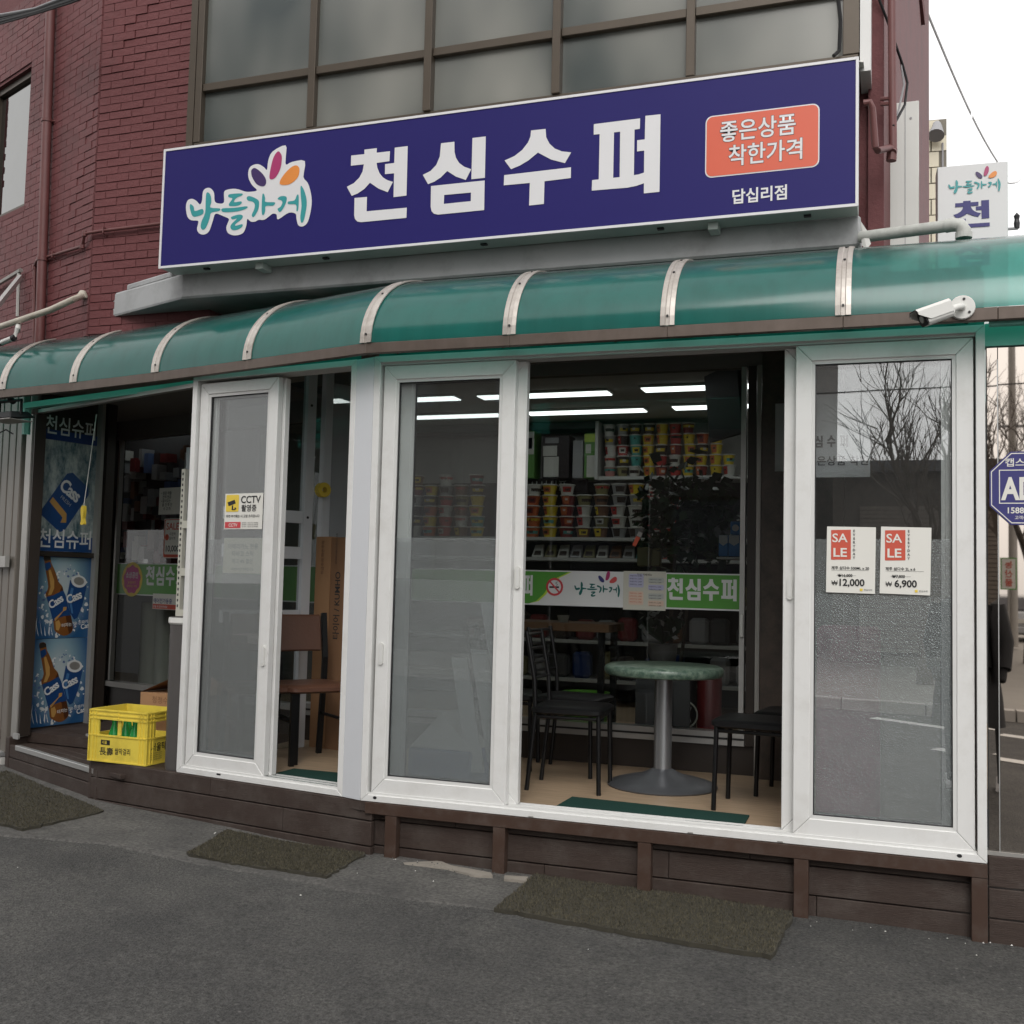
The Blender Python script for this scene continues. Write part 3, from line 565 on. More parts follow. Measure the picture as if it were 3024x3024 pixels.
for i in range(len(APATH) - 1):
    b = B(); vs = [apt(j, u, z) for (z, u) in ((2.328, -.004), (2.328, .03), (2.384, .03), (2.384, -.004)) for j in (i, i + 1)]
    b.add(vs, [(0, 2, 3, 1), (2, 4, 5, 3), (4, 6, 7, 5), (6, 0, 1, 7), (0, 6, 4, 2), (1, 3, 5, 7)]); part('front_beam', b, 'beam_bronze', aw, bevel=.003)
# inner upright strip of sheet above the door frames, with screw heads
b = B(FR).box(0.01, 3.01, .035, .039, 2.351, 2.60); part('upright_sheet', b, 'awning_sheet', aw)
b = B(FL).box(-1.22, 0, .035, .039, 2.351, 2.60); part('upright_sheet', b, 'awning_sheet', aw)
sb = B(FR)
for s in (.12, .72, 1.32, 1.92, 2.5, 2.94): sb.prism(disc(s, 2.385 - .01, .009, 10), .026, .035)
part('screw', sb, 'ink_dark', aw)
b = B(); b.box(3.02, 6.2, -.13, -.09, 2.315, 2.345); part('stiffener', b, 'teal_metal', aw)
# light green rail over the entrance
b = B(); b.tube([(-3.12, .80, 2.315), (-1.36, .36, 2.325)], .028, 4); part('entrance_rail', b, 'teal_metal', aw)
b = B(); b.tube([(-3.15, .83, 2.34), (-3.165, .85, 2.12)], .028, 6); part('entrance_bracket', b, 'teal_metal', aw)

# ------------------------------------------------------------------ building: slab, brick walls, upper window
bld = thing('brick_building', 'two storey building of maroon painted brick behind the shop sign', 'building', (0, 1.5, -.3))
sl = [(2.47, .465), (-1.606, .465), (-2.72, .875), (-2.9, 1.6), (2.47, 1.6)]
b = B(); b.plan(sl[::-1], 2.895, 3.055); part('canopy_slab', b, 'slab_paint', bld, bevel=.012)
b = B(); b.plan([(-1.75, .53), (-2.25, .72), (-2.3, 1.2), (-1.75, 1.2)][::-1], 3.056, 3.10); part('slab_upstand', b, 'slab_paint', bld, bevel=.01)
wl = part('front_wall', B(FB).box(-2.565, -1.60, .0, .25, 2.47, 6.6), 'mortar', bld)
WINL = (-1.80, -1.09, 3.92, 5.02)
wl2 = part('left_wall', B(FW).box(-5.2, WINL[0], .0, .25, 2.5, 6.6).box(WINL[1], 0, 0, .25, 2.5, 6.6).box(WINL[0], WINL[1], 0, .25, 2.5, WINL[2]).box(WINL[0], WINL[1], 0, .25, WINL[3], 6.6), 'mortar', bld)
part('left_wall_foot', B(FW).box(-5.2, -.92, .002, .25, 1.6, 2.498), 'mortar', bld)
wr = part('right_pier', B(FB).box(2.50, 2.575, -.04, .45, 2.9, 6.6), 'mortar', bld)
FRS = Frame((2.578, .75), 86.6)
ws = part('side_wall', B(FRS).box(.0, 7.0, 0, .25, 2.9, 9.5), 'brick_paint', bld)
# back volume that closes the building
part('rear_wall', B().box(-6, 2.5, 5.65, 5.8, -.3, 6.6), 'mortar', bld); part('upper_back', B().box(-1.6, 2.49, 1.0, 1.1, 3.05, 6.6), 'opp_dark', bld)
part('roof', B().plan([(-6.5, 2.6), (-2.6, .8), (2.5, .5), (2.9, 5.6), (-6.5, 5.6)], 6.6, 6.75), 'mortar', bld)
# bricks
def brick_mesh(kind, L=.182, H=.0520, D=.0048):
    j = lambda a: random.uniform(-a, a); b = B(); q = [(0, 0), (L, 0), (L, H), (0, H)]; c = .0022
    fb = [(x, 0, z) for x, z in q]; ff = [(x + (c if x == 0 else -c) + j(.0012), -D, z + (c if z == 0 else -c) + j(.0010)) for x, z in q]
    b.add(fb + ff, [(4, 5, 6, 7), (0, 1, 5, 4), (1, 2, 6, 5), (2, 3, 7, 6), (3, 0, 4, 7)]); return b.mesh('brick', 'brick_paint')
BM = [brick_mesh(0) for _ in range(5)]; HM = [brick_mesh(1, .088) for _ in range(3)]
cand = []
def lay(fr, s0, s1, z0, z1, parent, skip, pitch=.0555, L=.186):
    k = 0; z = z0
    while z < z1:
        s = s0 - (L / 2 if k % 2 else 0)
        while s < s1 - .001:
            a, c = max(s, s0), min(s + L, s1)
            segs = [(a, c)]
            for x0, x1, y0, y1 in skip:
                if y0 - .05 < z < y1: segs = [g for u, v in segs for g in ((u, min(v, x0)), (max(u, x1), v)) if g[1] - g[0] > .001]
            for u, v in segs:
                if v - u > .025: cand.append((fr, u, v, z, parent))
            s += L
        z += pitch; k += 1
lay(FB, -2.575, -1.74, 2.78, 5.35, wl, []); lay(FW, -2.3, -.004, 2.55, 5.6, wl2, [WINL]); lay(FB, 2.505, 2.574, 2.98, 4.6, wr, [])
def vis(c):
    P = c[0].p((c[1] + c[2]) / 2, 0, c[3]); q = P - CAM; z = q.dot(CF); x = 1512 + FOC * q.dot(CR) / z; y = 1512 - FOC * q.dot(CU) / z
    return -40 < x < 3060 and -40 < y < 1080
cand = sorted([c for c in cand if vis(c)], key=lambda c: (c[0].p(c[1], 0, c[3]) - CAM).length)
for i, (fr, a, c, z, parent) in enumerate(cand[:298]):
    full = c - a > .15; me = random.choice(BM if full else HM); o = bpy.data.objects.new('brick', me); o.parent = parent
    mm = Matrix((fr.ex, fr.ey, Vector((0, 0, 1)))).transposed().to_4x4() @ Matrix.Rotation(random.uniform(-.012, .012), 4, 'Y'); mm.translation = fr.p(a + .002, random.uniform(-.003, .002), z + random.uniform(-.001, .001)) - WO['brick_building'] * 0
    o.matrix_basis = mm @ Matrix.Diagonal(((c - a - .004) / (.182 if full else .088), 1, 1, 1)); COL.objects.link(o)
rest = {}
for fr, a, c, z, parent in cand[298:]: rest.setdefault(parent.name, (B(), parent))[0].hexa([fr.p(s, d, zz) for zz in (z, z + .0518) for s, d in ((a + .002, 0), (c - .002, 0), (c - .004, -.010 + random.uniform(-.002, .002)), (a + .004, -.010))])
for bb, parent in rest.values(): part('bricks', bb, 'brick_paint', parent, kind='stuff')
# small window in the left wall
w = part('window', ring(B(FW), WINL[0], WINL[1], WINL[2], WINL[3], .05, .03, .10), 'bronze', bld, bevel=.003, label='narrow dark framed window in the left brick wall')
glass('dark_glass', .9, 2.2, (.25, .27, .28)); mat('bright_pane', (.24, .245, .24), .04, metal=1, var=.05)
part('pane', B(FW).box(WINL[0] + .04, WINL[1] - .04, .06, .066, WINL[2] + .04, WINL[3] - .04), 'bright_pane', w)
part('sill', B(FW).box(WINL[0] - .02, WINL[1] + .02, -.012, .1, WINL[2] - .045, WINL[2] - .002), 'mortar', w)
# long frosted window above the sign
FU = Frame((0, .50), 0)
wz = FU.hit(640, 250)[1]; wb = 3.862
xm = [FU.hit(px, py)[0] for px, py in ((588, 200), (921, 150), (1265, 120), (1643, 90), (2037, 60), (2500, 40))]
uw = part('upper_window', B(FU).box(xm[0] - .07, xm[0] - .02, -.01, .26, wb - .05, 5.6), 'bronze', bld, label='long brown framed window with frosted panes above the sign')
part('sill_rail', B(FU).box(xm[0] - .018, xm[5] + .06, -.004, .1, wb - .045, wb + .05), 'bronze', uw, bevel=.003)
for i, x in enumerate(xm): part('mullion', B(FU).box(x - .018, x + .03 + (.035 if i == 5 else 0), -.02 if i in (2, 3) else -.008, .1, wb + .051, 5.6), 'bronze', uw, bevel=.003)
for i in range(5):
    a, c = xm[i] + .031, xm[i + 1] - .019
    part('transom', B(FU).box(a, c, .004, .09, wz - .028, wz + .022), 'bronze', uw, bevel=.003)
    part('pane', B(FU).box(a - .006, c + .006, .04, .046, wb + .045, wz - .027), 'frosted_glass', uw); part('pane', B(FU).box(a - .006, c + .006, .03, .036, wz + .021, 5.0), 'frosted_glass', uw)
    part('transom', B(FU).box(a, c, .004, .09, 5.0, 5.06), 'bronze', uw, bevel=.003); part('pane', B(FU).box(a - .006, c + .006, .04, .046, 5.055, 5.6), 'frosted_glass', uw)
part('right_jamb', B(FU).box(xm[5] + .067, xm[5] + .12, -.01, .26, wb - .05, 5.6), 'upvc_bead', uw)

# ------------------------------------------------------------------ shop sign
FG = Frame((0, .30), 0)
sg = thing('shop_sign', 'long dark blue shop sign with large white Korean lettering and flower logo', 'sign', (.4, .38, 3.04))
X0, X1, Z0, Z1 = -1.660, 2.465, 3.041, 3.797
part('box', B(FG).box(X0 + .004, X1 - .004, .004, .162, Z0 + .004, Z1 - .004), 'sign_box', sg, bevel=.004)
part('face', B(FG).box(X0 + .014, X1 - .014, -.004, .003, Z0 + .014, Z1 - .014), 'sign_blue', sg)
part('edge_trim', ring(B(FG), X0, X1, Z0, Z1, .014, -.008, .0035), 'sign_white', sg)
b = B(FG)
for s in (-1.38, -.55, .45, 1.45, 2.2): b.prism([(s, Z0 + .0035), (s + .035, Z0 + .0035), (s + .035, Z0 - .006), (s, Z0 - .006)], .06, .085)
part('bolt', b, 'ink_dark', sg)
for s in (-1.0, 1.72): part('bracket', B(FG).box(s, s + .05, .05, .15, Z0 - .035, Z0 + .003), 'sign_box', sg)
b = B(); n_ = 90; vs = []
for i in range(n_ + 1):
    x = X0 + .12 + (X1 - X0 - .10) * i / n_; zt = 3.800 + random.uniform(.006, .018)
    vs += [(x, .345 + random.uniform(-.02, .02), 3.794), (x, .37, zt), (x, .43 + random.uniform(0, .02), zt + random.uniform(0, .008)), (x, .495, 3.83)]
b.add(vs, [(i * 4 + q, (i + 1) * 4 + q, (i + 1) * 4 + q + 1, i * 4 + q + 1) for i in range(n_) for q in range(3)]); part('sealant_bead', b, 'sealant', sg)
GLYPH = {  # measured on the sign, in 1/1.932 px of the photograph's upper middle part
 '천': [([(323, 845), (397, 836), (390, 1118), (316, 1127), (319, 991), (267, 996), (268, 939), (320, 932)], None),
        ([(150, 856), (221, 848), (220, 874), (296, 865), (293, 922), (220, 932), (224, 960), (236, 990), (255, 1014), (280, 1030), (313, 1040), (283, 1099), (230, 1078), (182, 1045), (150, 1080), (112, 1106), (78, 1120), (50, 1068), (90, 1047), (122, 1015), (140, 980), (147, 940), (73, 948), (75, 890), (150, 882)], None),
        ([(94, 1132), (165, 1126), (163, 1208), (392, 1187), (390, 1245), (132, 1270), (110, 1266), (97, 1252), (92, 1232)], None)],
 '심': [([(587, 820), (663, 811), (664, 870), (672, 903), (690, 932), (718, 953), (759, 968), (728, 1029), (672, 1010), (622, 978), (585, 1015), (550, 1038), (513, 1053), (483, 1000), (528, 977), (560, 943), (580, 895)], None),
        ([(766, 790), (842, 781), (837, 1017), (760, 1025)], None),
        ([(530, 1064), (836, 1032), (833, 1201), (570, 1227), (547, 1222), (533, 1207), (528, 1182)], [(605, 1115), (758, 1101), (757, 1150), (603, 1166)])],
 '수': [([(1100, 747), (1183, 738), (1186, 785), (1205, 822), (1235, 850), (1275, 866), (1329, 872), (1293, 933), (1215, 913), (1139, 873), (1085, 918), (1038, 946), (986, 968), (949, 918), (1005, 893), (1050, 858), (1083, 815), (1097, 780)], None),
        ([(947, 1002), (1328, 957), (1327, 1018), (1177, 1037), (1173, 1166), (1089, 1175), (1093, 1046), (945, 1060)], None)],
 '퍼': [([(1458, 711), (1722, 678), (1720, 738), (1690, 742), (1686, 1002), (1715, 997), (1746, 986), (1744, 1048), (1700, 1063), (1650, 1073), (1446, 1090), (1448, 1030), (1486, 1026), (1491, 768), (1457, 771)], [(1573, 758), (1608, 754), (1605, 1013), (1568, 1017)]),
        ([(1752, 664), (1838, 655), (1832, 1097), (1743, 1106), (1745, 862), (1704, 867), (1705, 803), (1748, 798)], None)]}
K = .5176
def gpt(p): return FG.hit(1000 + p[0] * K, p[1] * K)
GL = {ch: [([gpt(p) for p in o_], [gpt(p) for p in h] if h else None) for o_, h in st] for ch, st in GLYPH.items()}
def put_glyphs(chars, fr, s, z, scale, d, mt, parent, advance=None, src=GL, cond=1.0, clip=None):
    """place the measured sign letters on any frame: s,z is the lower-left, scale relative to the big sign"""
    base = min(q[1] for st in src.values() for o_, h in st for q in o_); x = s
    for ch in chars:
        st = src[ch]; m0 = min(q[0] for o_, h in st for q in o_); m1 = max(q[0] for o_, h in st for q in o_); b = B(fr)
        tr = lambda q: (x + (q[0] - m0) * scale * cond, z + (q[1] - base) * scale)
        for k, (o_, h) in enumerate(st): b.prism([tr(q) for q in o_], d - .0004 * k, None, [[tr(q) for q in h]] if h else ())
        part('letter', b, mt, parent); x += (m1 - m0) * scale * cond + (advance or .19 * scale)
    return x
for ch, st in GL.items():
    b = B(FG)
    for k, (o_, h) in enumerate(st): b.prism(o_, -.0065 - .0004 * k, None, [h] if h else ())
    part('letter', b, 'sign_white', sg)
LOGO = {'outline': [(195, 505), (205, 470), (230, 460), (255, 472), (275, 492), (287, 470), (292, 420), (310, 400), (335, 400), (355, 425), (360, 475), (385, 487), (412, 480), (412, 425), (430, 408), (480, 403), (530, 418), (560, 420), (600, 412), (575, 385), (555, 350), (550, 310), (565, 275), (605, 262), (640, 280), (657, 295), (665, 240), (690, 190), (763, 155), (765, 215), (765, 265), (800, 250), (873, 245), (865, 335), (890, 370), (908, 430), (912, 490), (900, 560), (885, 600), (860, 618), (835, 610), (825, 570), (820, 545), (780, 540), (720, 578), (712, 550), (690, 545), (670, 560), (640, 580), (610, 580), (590, 590), (565, 590), (545, 575), (540, 610), (525, 650), (500, 665), (465, 668), (435, 655), (425, 625), (435, 595), (440, 575), (410, 560), (365, 545), (350, 580), (330, 640), (305, 662), (275, 660), (258, 635), (265, 600), (262, 585), (225, 582), (203, 560)],
 'stroke': [[(222, 490), (240, 505), (247, 530), (290, 518), (294, 545), (260, 560), (235, 560), (222, 530), (218, 505)],
  [(312, 430), (325, 425), (338, 445), (341, 480), (336, 510), (388, 515), (385, 530), (340, 540), (330, 575), (310, 625), (290, 637), (280, 620), (285, 590), (305, 540), (308, 480)],
  [(437, 442), (450, 433), (515, 430), (515, 442), (490, 452), (475, 465), (472, 480), (510, 475), (512, 488), (490, 500), (447, 502), (441, 490), (455, 470), (460, 457), (441, 452)],
  [(405, 515), (470, 512), (540, 503), (542, 515), (490, 532), (420, 537), (400, 530)],
  [(455, 563), (500, 550), (520, 558), (512, 578), (481, 602), (479, 614), (515, 605), (518, 617), (500, 632), (470, 640), (452, 630), (452, 610), (475, 585), (486, 573), (460, 578)],
  [(543, 452), (560, 445), (600, 462), (613, 480), (608, 520), (590, 555), (578, 565), (571, 552), (585, 520), (588, 492), (575, 477), (548, 470)],
  [(632, 435), (642, 436), (648, 460), (650, 478), (700, 480), (703, 490), (690, 500), (651, 502), (648, 530), (638, 553), (629, 545), (628, 500)],
  [(718, 462), (735, 446), (765, 447), (771, 465), (758, 502), (740, 530), (728, 535), (718, 518), (735, 506), (746, 482), (738, 469)],
  [(780, 476), (815, 469), (828, 440), (838, 440), (839, 485), (835, 525), (826, 530), (823, 494), (780, 491)],
  [(850, 388), (862, 397), (876, 430), (885, 480), (878, 540), (865, 590), (852, 594), (848, 560), (855, 500), (850, 440)]],
 'petal': [[(570, 295), (590, 285), (625, 310), (650, 345), (652, 375), (635, 390), (600, 378), (575, 340), (568, 315)], [(720, 190), (738, 205), (743, 230), (735, 285), (710, 335), (685, 350), (672, 340), (678, 290), (695, 225)], [(825, 270), (843, 290), (835, 335), (800, 370), (765, 382), (730, 375), (745, 335), (790, 285)]]}
def lpt(p): return FG.hit(450 + p[0] * K, 350 + p[1] * K)
LG = {'outline': [lpt(p) for p in LOGO['outline']], 'stroke': [[lpt(p) for p in st] for st in LOGO['stroke']], 'petal': [[lpt(p) for p in st] for st in LOGO['petal']]}
LO = (min(p[0] for p in LG['outline']), min(p[1] for p in LG['outline']))
def put_logo(fr, s, z, scale, d, parent, outline=None, ink='teal', petals=('petal_purple', 'petal_magenta', 'petal_orange'), fat=1.0):
    tr = lambda q: (s + (q[0] - LO[0]) * scale, z + (q[1] - LO[1]) * scale)
    if outline: part('logo_outline', B(fr).prism(spline([tr(q) for q in LG['outline']], 3), d, None), outline, parent)
    b = B(fr)
    for st in LG['stroke']: b.prism(spline([tr(q) for q in st], 3), d - .0015, None)
    part('logo_lettering', b, ink, parent)
    for st, mt in zip(LG['petal'], petals): part('logo_petal', B(fr).prism(spline([tr(q) for q in st], 3), d - .0015, None), mt, parent)
put_logo(FG, LO[0], LO[1], 1.0, -.0065, sg, 'sign_white')
# red patch and small lines
c0 = FG.hit(2088, 350); c1 = FG.hit(2416, 496)
pz0, pz1 = FG.hit(2086, 525)[1], FG.hit(2416, 308)[1]
part('patch_border', B(FG).prism(rrect(c0[0] - .006, c1[0] + .006, pz0 - .004, pz1 + .004, .035), -.0055, None), 'sign_white', sg)
part('patch', B(FG).prism(rrect(c0[0], c1[0], pz0 + .002, pz1 - .002, .031), -.0065, None), 'sign_red', sg)
def two(s, z, st, h, wid, sp):
    text(sg, FG, s, z, st, h, 'ink_dark', -.0072, .032, wid, spacing=sp); text(sg, FG, s, z, st, h, 'sign_white', -.0082, .014, wid, spacing=sp)
a = FG.hit(2125, 420); e = FG.hit(2352, 385); two(a[0], a[1] + .005, '좋은상품', .118, (e[0] - a[0]) / (4 * .118) * 1.09, 1.0)
a = FG.hit(2150, 490); e = FG.hit(2376, 465); two(a[0], a[1] + .004, '착한가격', .118, (e[0] - a[0]) / (4 * .118) * 1.09, 1.0)
a = FG.hit(2160, 604); e = FG.hit(2330, 588); text(sg, FG, a[0], a[1] + .006, '답십리점', .082, 'sign_white', -.0065, .022, (e[0] - a[0]) / (4 * .082) * 1.08)

# ------------------------------------------------------------------ pipes, lamps and cameras on the building
def wp(px, py, d=-.03, fr=FW): s, z = fr.hit(px, py, d); return fr.p(s, d, z)
dp = thing('downpipe', 'thick maroon painted downpipe on the left brick wall', 'pipe', wp(118, 1000, -.05))
a = wp(150, 30, -.05); c = wp(118, 980, -.05)
part('pipe', B().tube([a + Vector((0, 0, 1)), a, a + (c - a) * .5, c, c - Vector((0, 0, .6))], .034, 14), 'pipe_red', dp, smooth=True)
b = B()
for t_ in (.35, .78): q = a + (c - a) * t_; b.tube([q - Vector((0, 0, .012)), q + Vector((0, 0, .012))], .040, 14); b.tube([q, q + FW.ey * .05 + FW.ex * .05], .006, 6)
part('collar', b, 'pipe_red', dp, smooth=True)
gp = thing('gas_pipe', 'thin maroon gas pipe running along the brick wall behind the sign', 'pipe', wp(140, 755))
pts = [wp(100, 1020, -.03), wp(102, 790, -.03), wp(108, 770, -.04), wp(145, 757, -.03), wp(243, 727, -.03), wp(250, 690, -.03, FB), wp(300, 682, -.03, FB), wp(480, 660, -.03, FB), wp(620, 640, -.03, FB)]
part('pipe', B().tube(pts, .0115, 10), 'pipe_red', gp, smooth=True)
b = B()
for q in (pts[4], pts[5], pts[1]): b.lathe([(0, -.02), (.015, -.018), (.017, 0), (.015, .018), (0, .02)], q, 10)
part('elbow', b, 'pipe_red', gp, smooth=True)
b = B()
for q in (wp(160, 752), wp(310, 681, -.03, FB)): b.tube([q + Vector((0, .05, .02)), q + Vector((0, -.02, .016)), q + Vector((0, -.02, -.02)), q + Vector((0, .05, -.04))], .005, 6)
part('clamp', b, 'pipe_red', gp)
# cream conduit pipes at the far left
pc = thing('conduit_pipe', 'cream plastic conduit bending out of the left brick wall', 'pipe', wp(250, 880, -.1))
pts = [wp(-60, 985, -.25), wp(60, 945, -.22), wp(150, 915, -.2), wp(215, 885, -.15), wp(240, 875, -.05), wp(248, 866, .03)]
part('pipe', B().tube(pts, .022, 12), 'cream_pipe', pc, smooth=True); part('flange', B().lathe([(0, -.02), (.035, -.02), (.035, .0), (.02, .03), (0, .03)], wp(244, 872, -.03), 12), 'cream_pipe', pc, smooth=True)
pc = thing('hose_pipe', 'white hose wrapped in black tape at the left end of awning', 'hose', wp(40, 985, -.3))
pts = [wp(-60, 1030, -.3), wp(5, 1012, -.3), wp(40, 998, -.3), wp(52, 975, -.28), wp(55, 960, -.2), wp(58, 850, -.02)]
part('hose', B().tube(pts[:5], .019, 10), 'white_plastic', pc, smooth=True); b = B()
for k in (1, 2): q = pts[k]; b.tube([q - Vector((.012, 0, .004)), q + Vector((.012, 0, .004))], .0215, 10)
part('tape_band', b, 'ink_dark', pc)
fr_ = thing('metal_bracket', 'grey open casement frame leaning out at the left edge', 'bracket', wp(30, 900, -.2))
b = B(); b.tube([wp(-40, 860, -.05), wp(62, 798, -.05)], .018, 6); b.tube([wp(56, 800, -.05), wp(52, 935, -.05)], .013, 6); part('frame', b, 'alu_dull', fr_); part('arm', B().tube([wp(60, 818, -.08), wp(-30, 930, -.5)], .022, 4), 'alu', fr_)
# cable bundle in the upper left corner
cb = thing('cable_bundle', 'sagging bundle of black cables in the upper left corner', 'cable', wp(100, 40, -.4))
for k in range(5):
    a = wp(-80, 85 - k * 9, -.35); c = wp(330, -40 - k * 9, -.35); mid = (a + c) / 2 - Vector((0, 0, .03 + .012 * k))
    part('cable', B().tube([a, (a + mid) / 2 - Vector((0, 0, .012)), mid, (c + mid) / 2 - Vector((0, 0, .012)), c], .007 + .003 * (k % 2), 8), 'black_plastic' if k < 4 else 'wire_grey', cb, smooth=True)
# floodlight under the left end of the awning
fd = thing('floodlight', 'black floodlight hanging under the left end of the awning', 'lamp', (-3.06, .6, 2.18))
FF = Frame((-3.06, .60), -10)
b = B(FF); b.hexa([b.P(s, d, z) for s, d, z in ((-.19, -.08, 2.185), (.10, -.08, 2.185), (.10, .12, 2.210), (-.19, .12, 2.210), (-.15, -.05, 2.235), (.06, -.05, 2.235), (.06, .09, 2.250), (-.15, .09, 2.250))]); part('lamp_body', b, 'black_plastic', fd, bevel=.006)
part('lamp_glass', B(FF).box(-.18, .09, -.075, .11, 2.179, 2.184), 'alu_dull', fd)
b = B(FF); b.tube([FF.p(-.16, .02, 2.225), FF.p(-.16, .02, 2.320), FF.p(.075, .02, 2.320), FF.p(.075, .02, 2.225)], .011, 6); part('yoke', b, 'black_plastic', fd)
b = B(FF); b.tube([FF.p(-.04, .02, 2.320), FF.p(-.04, .03, 2.330)], .03, 10); part('bracket', b, 'black_plastic', fd)
b = B(); b.tube([FF.p(-.16, -.02, 2.195), FF.p(-.14, -.03, 2.125), FF.p(-.07, -.03, 2.095), FF.p(-.02, -.02, 2.115), FF.p(.03, .0, 2.085)], .005, 6); part('cable', b, 'black_plastic', fd)
# bullet CCTV camera on the awning beam
cc = thing('security_camera', 'white bullet security camera on the awning beam at right', 'camera', (2.9, -.2, 2.38))
P0 = FR.p(*[FR.hit(2842, 908, -.185)[0], -.185, FR.hit(2842, 908, -.185)[1]]); ax = Vector((-.86, -.36, -.36)).normalized(); upv = (Vector((0, 0, 1)) - ax * ax.z).normalized(); sd_ = ax.cross(upv)
b = B(); b.tube([P0 + Vector((0, .014, 0)), P0 + Vector((0, -.006, 0))], .052, 24); part('mount_plate', b, 'white_plastic', cc, bevel=.003)
b = B()
for a_ in (80, 200, 320): q = P0 + Vector((.036 * math.cos(R(a_)), -.006, .036 * math.sin(R(a_)))); b.tube([q, q + Vector((0, -.003, 0))], .006, 8)
part('screw', b, 'ink_dark', cc)
J0 = P0 + Vector((-.02, -.045, -.008)); b = B(); b.tube([P0, P0 + Vector((-.006, -.03, -.002)), J0, J0 + ax * .04], .015, 12); part('arm', b, 'white_plastic', cc, smooth=True)
S0 = J0 + ax * .03
def sec(t_, prof): return [S0 + ax * t_ + upv * y + sd_ * x for x, y in prof]
def loft(secs): 
    b = B(); n = len(secs[0]); b.add([p for s in secs for p in s], [(i * n + j, i * n + (j + 1) % n, (i + 1) * n + (j + 1) % n, (i + 1) * n + j) for i in range(len(secs) - 1) for j in range(n)] + [tuple(range(n - 1, -1, -1)), tuple((len(secs) - 1) * n + j for j in range(n))]); return b
octg = lambda w, h, c, dy=0: [(-w + c, -h + dy), (w - c, -h + dy), (w, -h + c + dy), (w, h - c + dy), (w - c, h + dy), (-w + c, h + dy), (-w, h - c + dy), (-w, -h + c + dy)]
part('camera_body', loft([sec(.0, octg(.026, .024, .01)), sec(.012, octg(.036, .033, .012)), sec(.130, octg(.036, .033, .012))]), 'white_plastic', cc, bevel=.003)
part('lens_face', loft([sec(.130, octg(.034, .031, .012)), sec(.137, octg(.034, .031, .012))]), 'black_plastic', cc); b = B(); b.tube([S0 + ax * .135, S0 + ax * .141], .016, 16); part('lens', b, 'alu_dull', cc)
hood = [(-.041, -.012), (-.041, .034), (-.028, .046), (.028, .046), (.041, .034), (.041, -.012), (.038, -.012), (.038, .032), (.026, .042), (-.026, .042), (-.038, .032), (-.038, -.012)]
hood2 = [(x, y if y > 0 else .022) for x, y in hood]
part('sun_hood', loft([sec(.01, hood), sec(.118, hood), sec(.165, hood2)]), 'white_plastic', cc); b = B(); b.add(sec(.166, hood2), [tuple(range(12))]); part('hood_rim', b, 'black_plastic', cc)

# ------------------------------------------------------------------ right of the sign: pipes, panel, projecting sign, tiled house, wires
rp = thing('maroon_pipe', 'maroon vertical pipe with valve beside the right end of sign', 'pipe', (2.66, .55, 3.0))
def yp(px, py, y): s, z = FX.hit(px, py, y); return Vector((s, y, z))
part('pipe', B().tube([yp(2628, -150, .62), yp(2633, 0, .62), yp(2637, 440, .62), yp(2635, 450, .60)], .021, 12), 'pipe_red', rp, smooth=True)
b = B(); b.tube([yp(2550, 305, .35), yp(2568, 302, .35), yp(2576, 320, .36), yp(2585, 435, .40), yp(2592, 445, .42), yp(2625, 437, .58), yp(2636, 440, .62)], .017, 10); part('branch', b, 'pipe_red', rp, smooth=True)
b = B(); b.tube([yp(2635, 440, .62), yp(2632, 475, .62)], .026, 10); part('valve', b, 'pipe_red', rp); b = B(); b.tube([yp(2600, 308, .62), yp(2640, 305, .62)], .010, 6); b.tube([yp(2600, 292, .62), yp(2640, 290, .62)], .010, 6); part('clamp', b, 'pipe_red', rp)
wp_ = thing('sheet_panel', 'pale metal cladding panel with seams right of the maroon pipe', 'panel', (2.72, 1.3, 2.6))
FQ = Frame((0, 1.25), 0)
a, c = FQ.hit(2627, 640)[0], FQ.hit(2714, 500)[0]; zt = FQ.hit(2680, 300)[1]
part('cladding', B(FQ).box(a, c, 0, .05, 2.3, zt), 'panel_white', wp_, bevel=.004); q = FQ.hit(2673, 500)[0]; part('seam', B(FQ).box(q - .002, q + .002, -.002, 0, 2.3, zt - .005), 'wire_grey', wp_)
b = B(FQ)
for zz in (zt - .1, zt - .9): b.prism(disc(q + .03, zz, .007, 8), -.003, 0)
part('rivet', b, 'wire_grey', wp_)
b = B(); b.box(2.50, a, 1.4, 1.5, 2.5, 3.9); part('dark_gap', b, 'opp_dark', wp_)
# grey drain pipe above awning
gd = thing('drain_pipe', 'grey plastic drain pipe with elbow above the awning at right', 'pipe', (2.7, .42, 3.0))
pts = [yp(2540, 700, .45), yp(2570, 697, .43), yp(2800, 667, .30)]
part('pipe', B().tube(pts, .029, 16), 'grey_pipe', gd, smooth=True)
e0 = pts[-1]; part('elbow', B().tube([e0 - Vector((.01, 0, 0)), e0 + Vector((.02, -.01, 0)), e0 + Vector((.052, -.015, -.008)), e0 + Vector((.068, -.017, -.036)), e0 + Vector((.068, -.017, -.055))], .033, 16), 'grey_pipe', gd, smooth=True)
part('collar', B().tube([e0 + Vector((.068, -.017, -.045)), e0 + Vector((.068, -.017, -.072))], .038, 16), 'grey_pipe', gd)
part('ragged_flashing', B().add([yp(2540, 650, .44), yp(2560, 680, .42), yp(2572, 720, .40), yp(2560, 735, .40), yp(2545, 725, .42)], [(4, 3, 2, 1, 0)]), 'white_plastic', gd)
